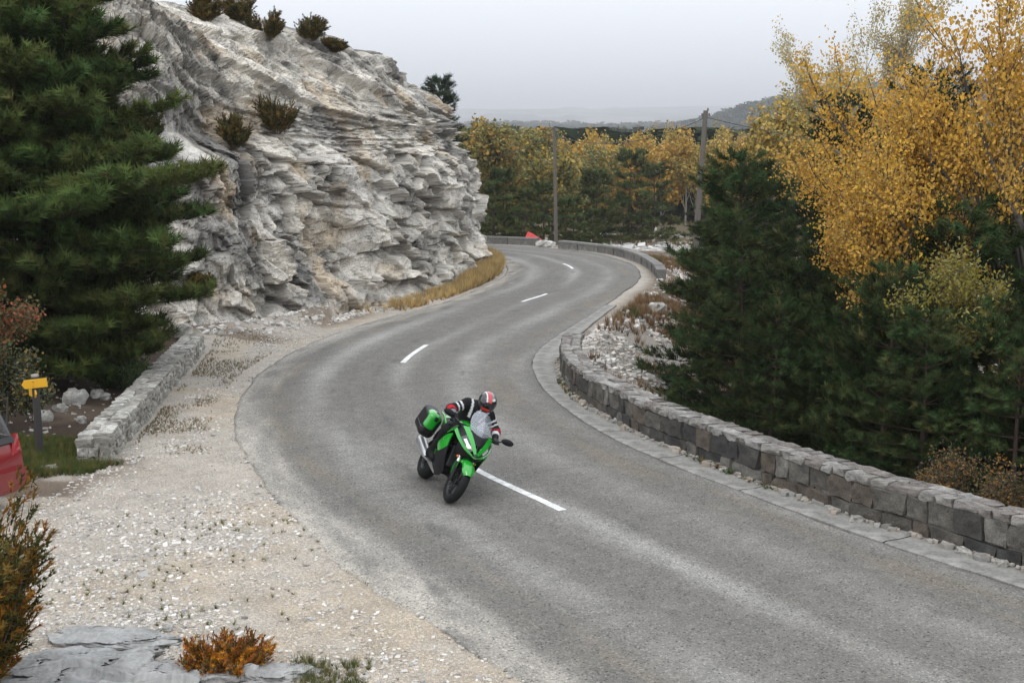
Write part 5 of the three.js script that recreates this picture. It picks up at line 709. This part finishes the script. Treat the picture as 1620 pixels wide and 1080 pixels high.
// ---------------------------------------------------------------- the rider
function sdfMesh(bones, lo, hi, cell, k, colour) { // smooth-joined tapered capsules, meshed
  const size = Math.max(hi.x - lo.x, hi.y - lo.y, hi.z - lo.z), res = Math.ceil(size / cell) + 4, mc = new MarchingCubes(res, new THREE.MeshBasicMaterial(), false, false, 160000), half = size / 2 * 1.06, mid = lo.clone().add(hi).multiplyScalar(0.5);
  const B = bones.map(([a, b, ra, rb]) => { const A = V(...a), d = V(...b).sub(A); return { A, d, l: Math.max(1e-9, d.lengthSq()), ra, rb }; }), P = V();
  for (let z = 0; z < res; z++) for (let y = 0; y < res; y++) for (let x = 0; x < res; x++) {
    P.set((x - res / 2) / (res / 2), (y - res / 2) / (res / 2), (z - res / 2) / (res / 2)).multiplyScalar(half).add(mid); let s = 0;
    for (const q of B) { const px = P.x - q.A.x, py = P.y - q.A.y, pz = P.z - q.A.z, t = clamp((px * q.d.x + py * q.d.y + pz * q.d.z) / q.l, 0, 1), e = Math.hypot(px - q.d.x * t, py - q.d.y * t, pz - q.d.z * t) - lerp(q.ra, q.rb, t); s += Math.exp(-e * k); }
    mc.field[x + y * res + z * res * res] = clamp(Math.log(Math.max(s, 1e-30)) / k, -1, 1);
  }
  mc.isolation = 0; mc.update();
  const n = mc.count, pos = mc.positionArray.slice(0, n * 3), g = new THREE.BufferGeometry(); for (let i = 0; i < n; i++) { pos[i * 3] = pos[i * 3] * half + mid.x; pos[i * 3 + 1] = pos[i * 3 + 1] * half + mid.y; pos[i * 3 + 2] = pos[i * 3 + 2] * half + mid.z; }
  g.setAttribute('position', new THREE.Float32BufferAttribute(pos, 3)); const w = mergeVertices(g, 1e-4); w.computeVertexNormals();
  if (colour) { const p = w.attributes.position, c = []; for (let i = 0; i < p.count; i++) c.push(...colour(V(p.getX(i), p.getY(i), p.getZ(i)))); w.setAttribute('color', new THREE.Float32BufferAttribute(c, 3)); }
  return w;
}
{
  const t = riding('person'); tag(t, 'motorcyclist in black, white and red jacket and helmet riding the green motorcycle', 'person');
  const J = { sh: (s) => [s * 0.195, 1.27, 0.05], el: (s) => [s * 0.375, 1.115, 0.10], wr: (s) => [s * 0.325, 1.03, 0.35], hip: (s) => [s * 0.11, 0.92, -0.20], kn: (s) => [s * 0.285, 0.845, 0.17], an: (s) => [s * 0.235, 0.43, -0.17], toe: (s) => [s * 0.245, 0.385, 0.05] };
  const bones = [[[0, 0.95, -0.27], [0, 1.03, -0.20], 0.145, 0.15], [[0, 1.02, -0.20], [0, 1.19, -0.05], 0.15, 0.165], [[0, 1.19, -0.05], [0, 1.27, 0.03], 0.165, 0.13], [[-0.16, 1.285, 0.03], [0.16, 1.285, 0.03], 0.082, 0.082], [[0, 1.29, 0.05], [0, 1.38, 0.12], 0.068, 0.06]];
  for (const s of [-1, 1]) bones.push([J.sh(s), J.el(s), 0.074, 0.060], [J.el(s), J.wr(s), 0.060, 0.043], [J.hip(s), J.kn(s), 0.11, 0.084], [J.kn(s), J.an(s), 0.082, 0.058], [J.an(s), J.toe(s), 0.052, 0.042], [[s * 0.235, 0.40, -0.20], J.an(s), 0.045, 0.05]);
  const near = (p, a, b) => { const A = V(...a), d = V(...b).sub(A), u = clamp(p.clone().sub(A).dot(d) / d.lengthSq(), 0, 1); return [u, p.distanceTo(A.addScaledVector(d, u))]; };
  const K = [0.008, 0.008, 0.009], Wt = [0.62, 0.62, 0.63], Rd = [0.42, 0.014, 0.02], Gy = [0.17, 0.17, 0.175];
  const cloth = (p) => {
    const s = p.x < 0 ? -1 : 1, ua = near(p, J.sh(s), J.el(s)), fa = near(p, J.el(s), J.wr(s)), th = near(p, J.hip(s), J.kn(s));
    if (p.y > 0.98 && ua[1] < 0.10 && ua[1] <= fa[1] && Math.abs(p.x) > 0.17) { if (ua[0] > 0.30 && ua[0] < 0.40 && p.z > 0.06) return Wt; if (ua[0] > 0.55 && ua[0] < 0.64 && p.z > 0.05) return Wt; if (ua[0] > 0.72 && p.z > 0.115 && p.y < 1.15) return Rd; return K; }
    if (p.y > 0.95 && fa[1] < 0.085 && Math.abs(p.x) > 0.2) { if (fa[0] < 0.24 && p.z > 0.12 && p.y > 1.10) return Rd; if (fa[0] > 0.32 && fa[0] < 0.62 && p.y > 1.05) return s > 0 ? Wt : Gy; return K; }
    if (p.y > 1.12) { if (Math.abs(Math.abs(p.x) - 0.135 + (1.33 - p.y) * 0.25) < 0.017 && p.z > -0.02) return Wt; if (Math.abs(p.x) < 0.016 && p.y > 1.24 && p.y < 1.31 && p.z > 0.1) return Wt; if (Math.abs(p.x - 0.10) < 0.035 && p.y < 1.20 && p.z > 0.02) return Rd; }
    if (th[1] < 0.125 && th[0] > 0.30 && th[0] < 0.345 && p.y > 0.86) return Wt;
    return K;
  };
  mesh('body', sdfMesh(bones, V(-0.47, 0.30, -0.46), V(0.47, 1.5, 0.44), 0.0105, 48, cloth), new THREE.MeshPhysicalMaterial({ vertexColors: true, roughness: 0.7, specularIntensity: 0.35 }), t);
  const glove = mat(0.014, 0.014, 0.015, 0.6);
  for (const s of [-1, 1]) { // gloved hands closed round the grips
    const b = [], W = J.wr(s), c = [s * 0.325, 1.016, 0.392]; b.push([W, c, 0.036, 0.034], [[c[0] - 0.03, c[1] + 0.012, c[2]], [c[0] + 0.03, c[1] + 0.008, c[2] - 0.008], 0.024, 0.022]);
    for (let k = 0; k < 4; k++) { const x = c[0] + s * (-0.036 + k * 0.023), L = [0.95, 1.05, 1, 0.85][k], y = 1.004; b.push([[x, y + 0.024, c[2] + 0.004], [x, y + 0.016 * L, c[2] + 0.038 * L], 0.0105, 0.010], [[x, y + 0.016 * L, c[2] + 0.038 * L], [x, y - 0.018 * L, c[2] + 0.030], 0.010, 0.009], [[x, y - 0.018 * L, c[2] + 0.030], [x, y - 0.026 * L, c[2] - 0.002], 0.009, 0.008]); }
    b.push([[c[0] - s * 0.036, 1.006, c[2] - 0.012], [c[0] - s * 0.062, 0.992, c[2] - 0.004], 0.012, 0.011], [[c[0] - s * 0.062, 0.992, c[2] - 0.004], [c[0] - s * 0.072, 0.985, c[2] + 0.02], 0.011, 0.009]);
    mesh('glove', sdfMesh(b, V(c[0] - 0.10, 0.94, 0.31), V(c[0] + 0.10, 1.07, 0.46), 0.0036, 220), glove, t);
  }
  for (const s of [-1, 1]) mesh('boot_sole', new RoundedBoxGeometry(0.085, 0.022, 0.29, 2, 0.01), mat(0.02, 0.02, 0.02, 0.9), t).position.set(s * 0.24, 0.345, -0.065);
  // helmet: shell with chin bar, dark visor, red and white graphics
  const h = new THREE.Group(); h.name = 'helmet'; t.add(h); h.position.set(0.02, 1.44, 0.185); h.rotation.set(0.30, 0.16, 0.22);
  const g = new THREE.SphereGeometry(1, 64, 48), p = g.attributes.position, col = [], v = V();
  for (let i = 0; i < p.count; i++) {
    v.fromBufferAttribute(p, i); const n = v.clone(); let sx = 0.126, sy = v.y > 0 ? 0.140 : 0.150, sz = v.z > 0 ? 0.145 : 0.158; if (v.y < 0 && v.z > 0) { sz += 0.035 * smoothstep(-v.y, 0.1, 0.6) * (1 - smoothstep(-v.y, 0.7, 1)); } if (v.y < -0.72) v.y = -0.72 + (v.y + 0.72) * 0.25; p.setXYZ(i, v.x * sx, v.y * sy, v.z * sz);
    let c = [0.012, 0.012, 0.013]; const top = n.y > 0.30; if (top && n.x > -0.36 && n.x < 0.02 && n.z > -0.7) c = [0.50, 0.02, 0.028]; if (top && n.x > -0.52 && n.x < -0.40) c = Wt; if (top && n.y > 0.52 && n.x > 0.06 && n.x < 0.6 && n.z > -0.35) c = [0.20, 0.20, 0.21]; if (((n.x - 0.34) / 0.19) ** 2 + ((n.y - 0.62) / 0.12) ** 2 < 1 && n.z > 0.3) c = [0.75, 0.75, 0.75]; if (n.y < -0.26 && n.y > -0.62 && n.x < 0.05 && n.x > -0.75 && n.z > 0.2) c = [0.42, 0.015, 0.02]; col.push(...c);
  }
  g.setAttribute('color', new THREE.Float32BufferAttribute(col, 3)); g.computeVertexNormals(); mesh('helmet_shell', g, new THREE.MeshPhysicalMaterial({ vertexColors: true, roughness: 0.28, clearcoat: 1, clearcoatRoughness: 0.06 }), h);
  const vz = new THREE.SphereGeometry(1, 40, 16, Math.PI * 0.5 - 1.15, 2.3, Math.PI * 0.5 - 0.36, 0.66), q = vz.attributes.position; for (let i = 0; i < q.count; i++) q.setXYZ(i, -q.getX(i) * 0.131, q.getY(i) * 0.146, q.getZ(i) * 0.156); vz.computeVertexNormals(); mesh('visor', vz, phys(0.008, 0.008, 0.01, 0.05, { clearcoat: 1, side: THREE.DoubleSide }), h);
}

renderer.render(scene, camera);
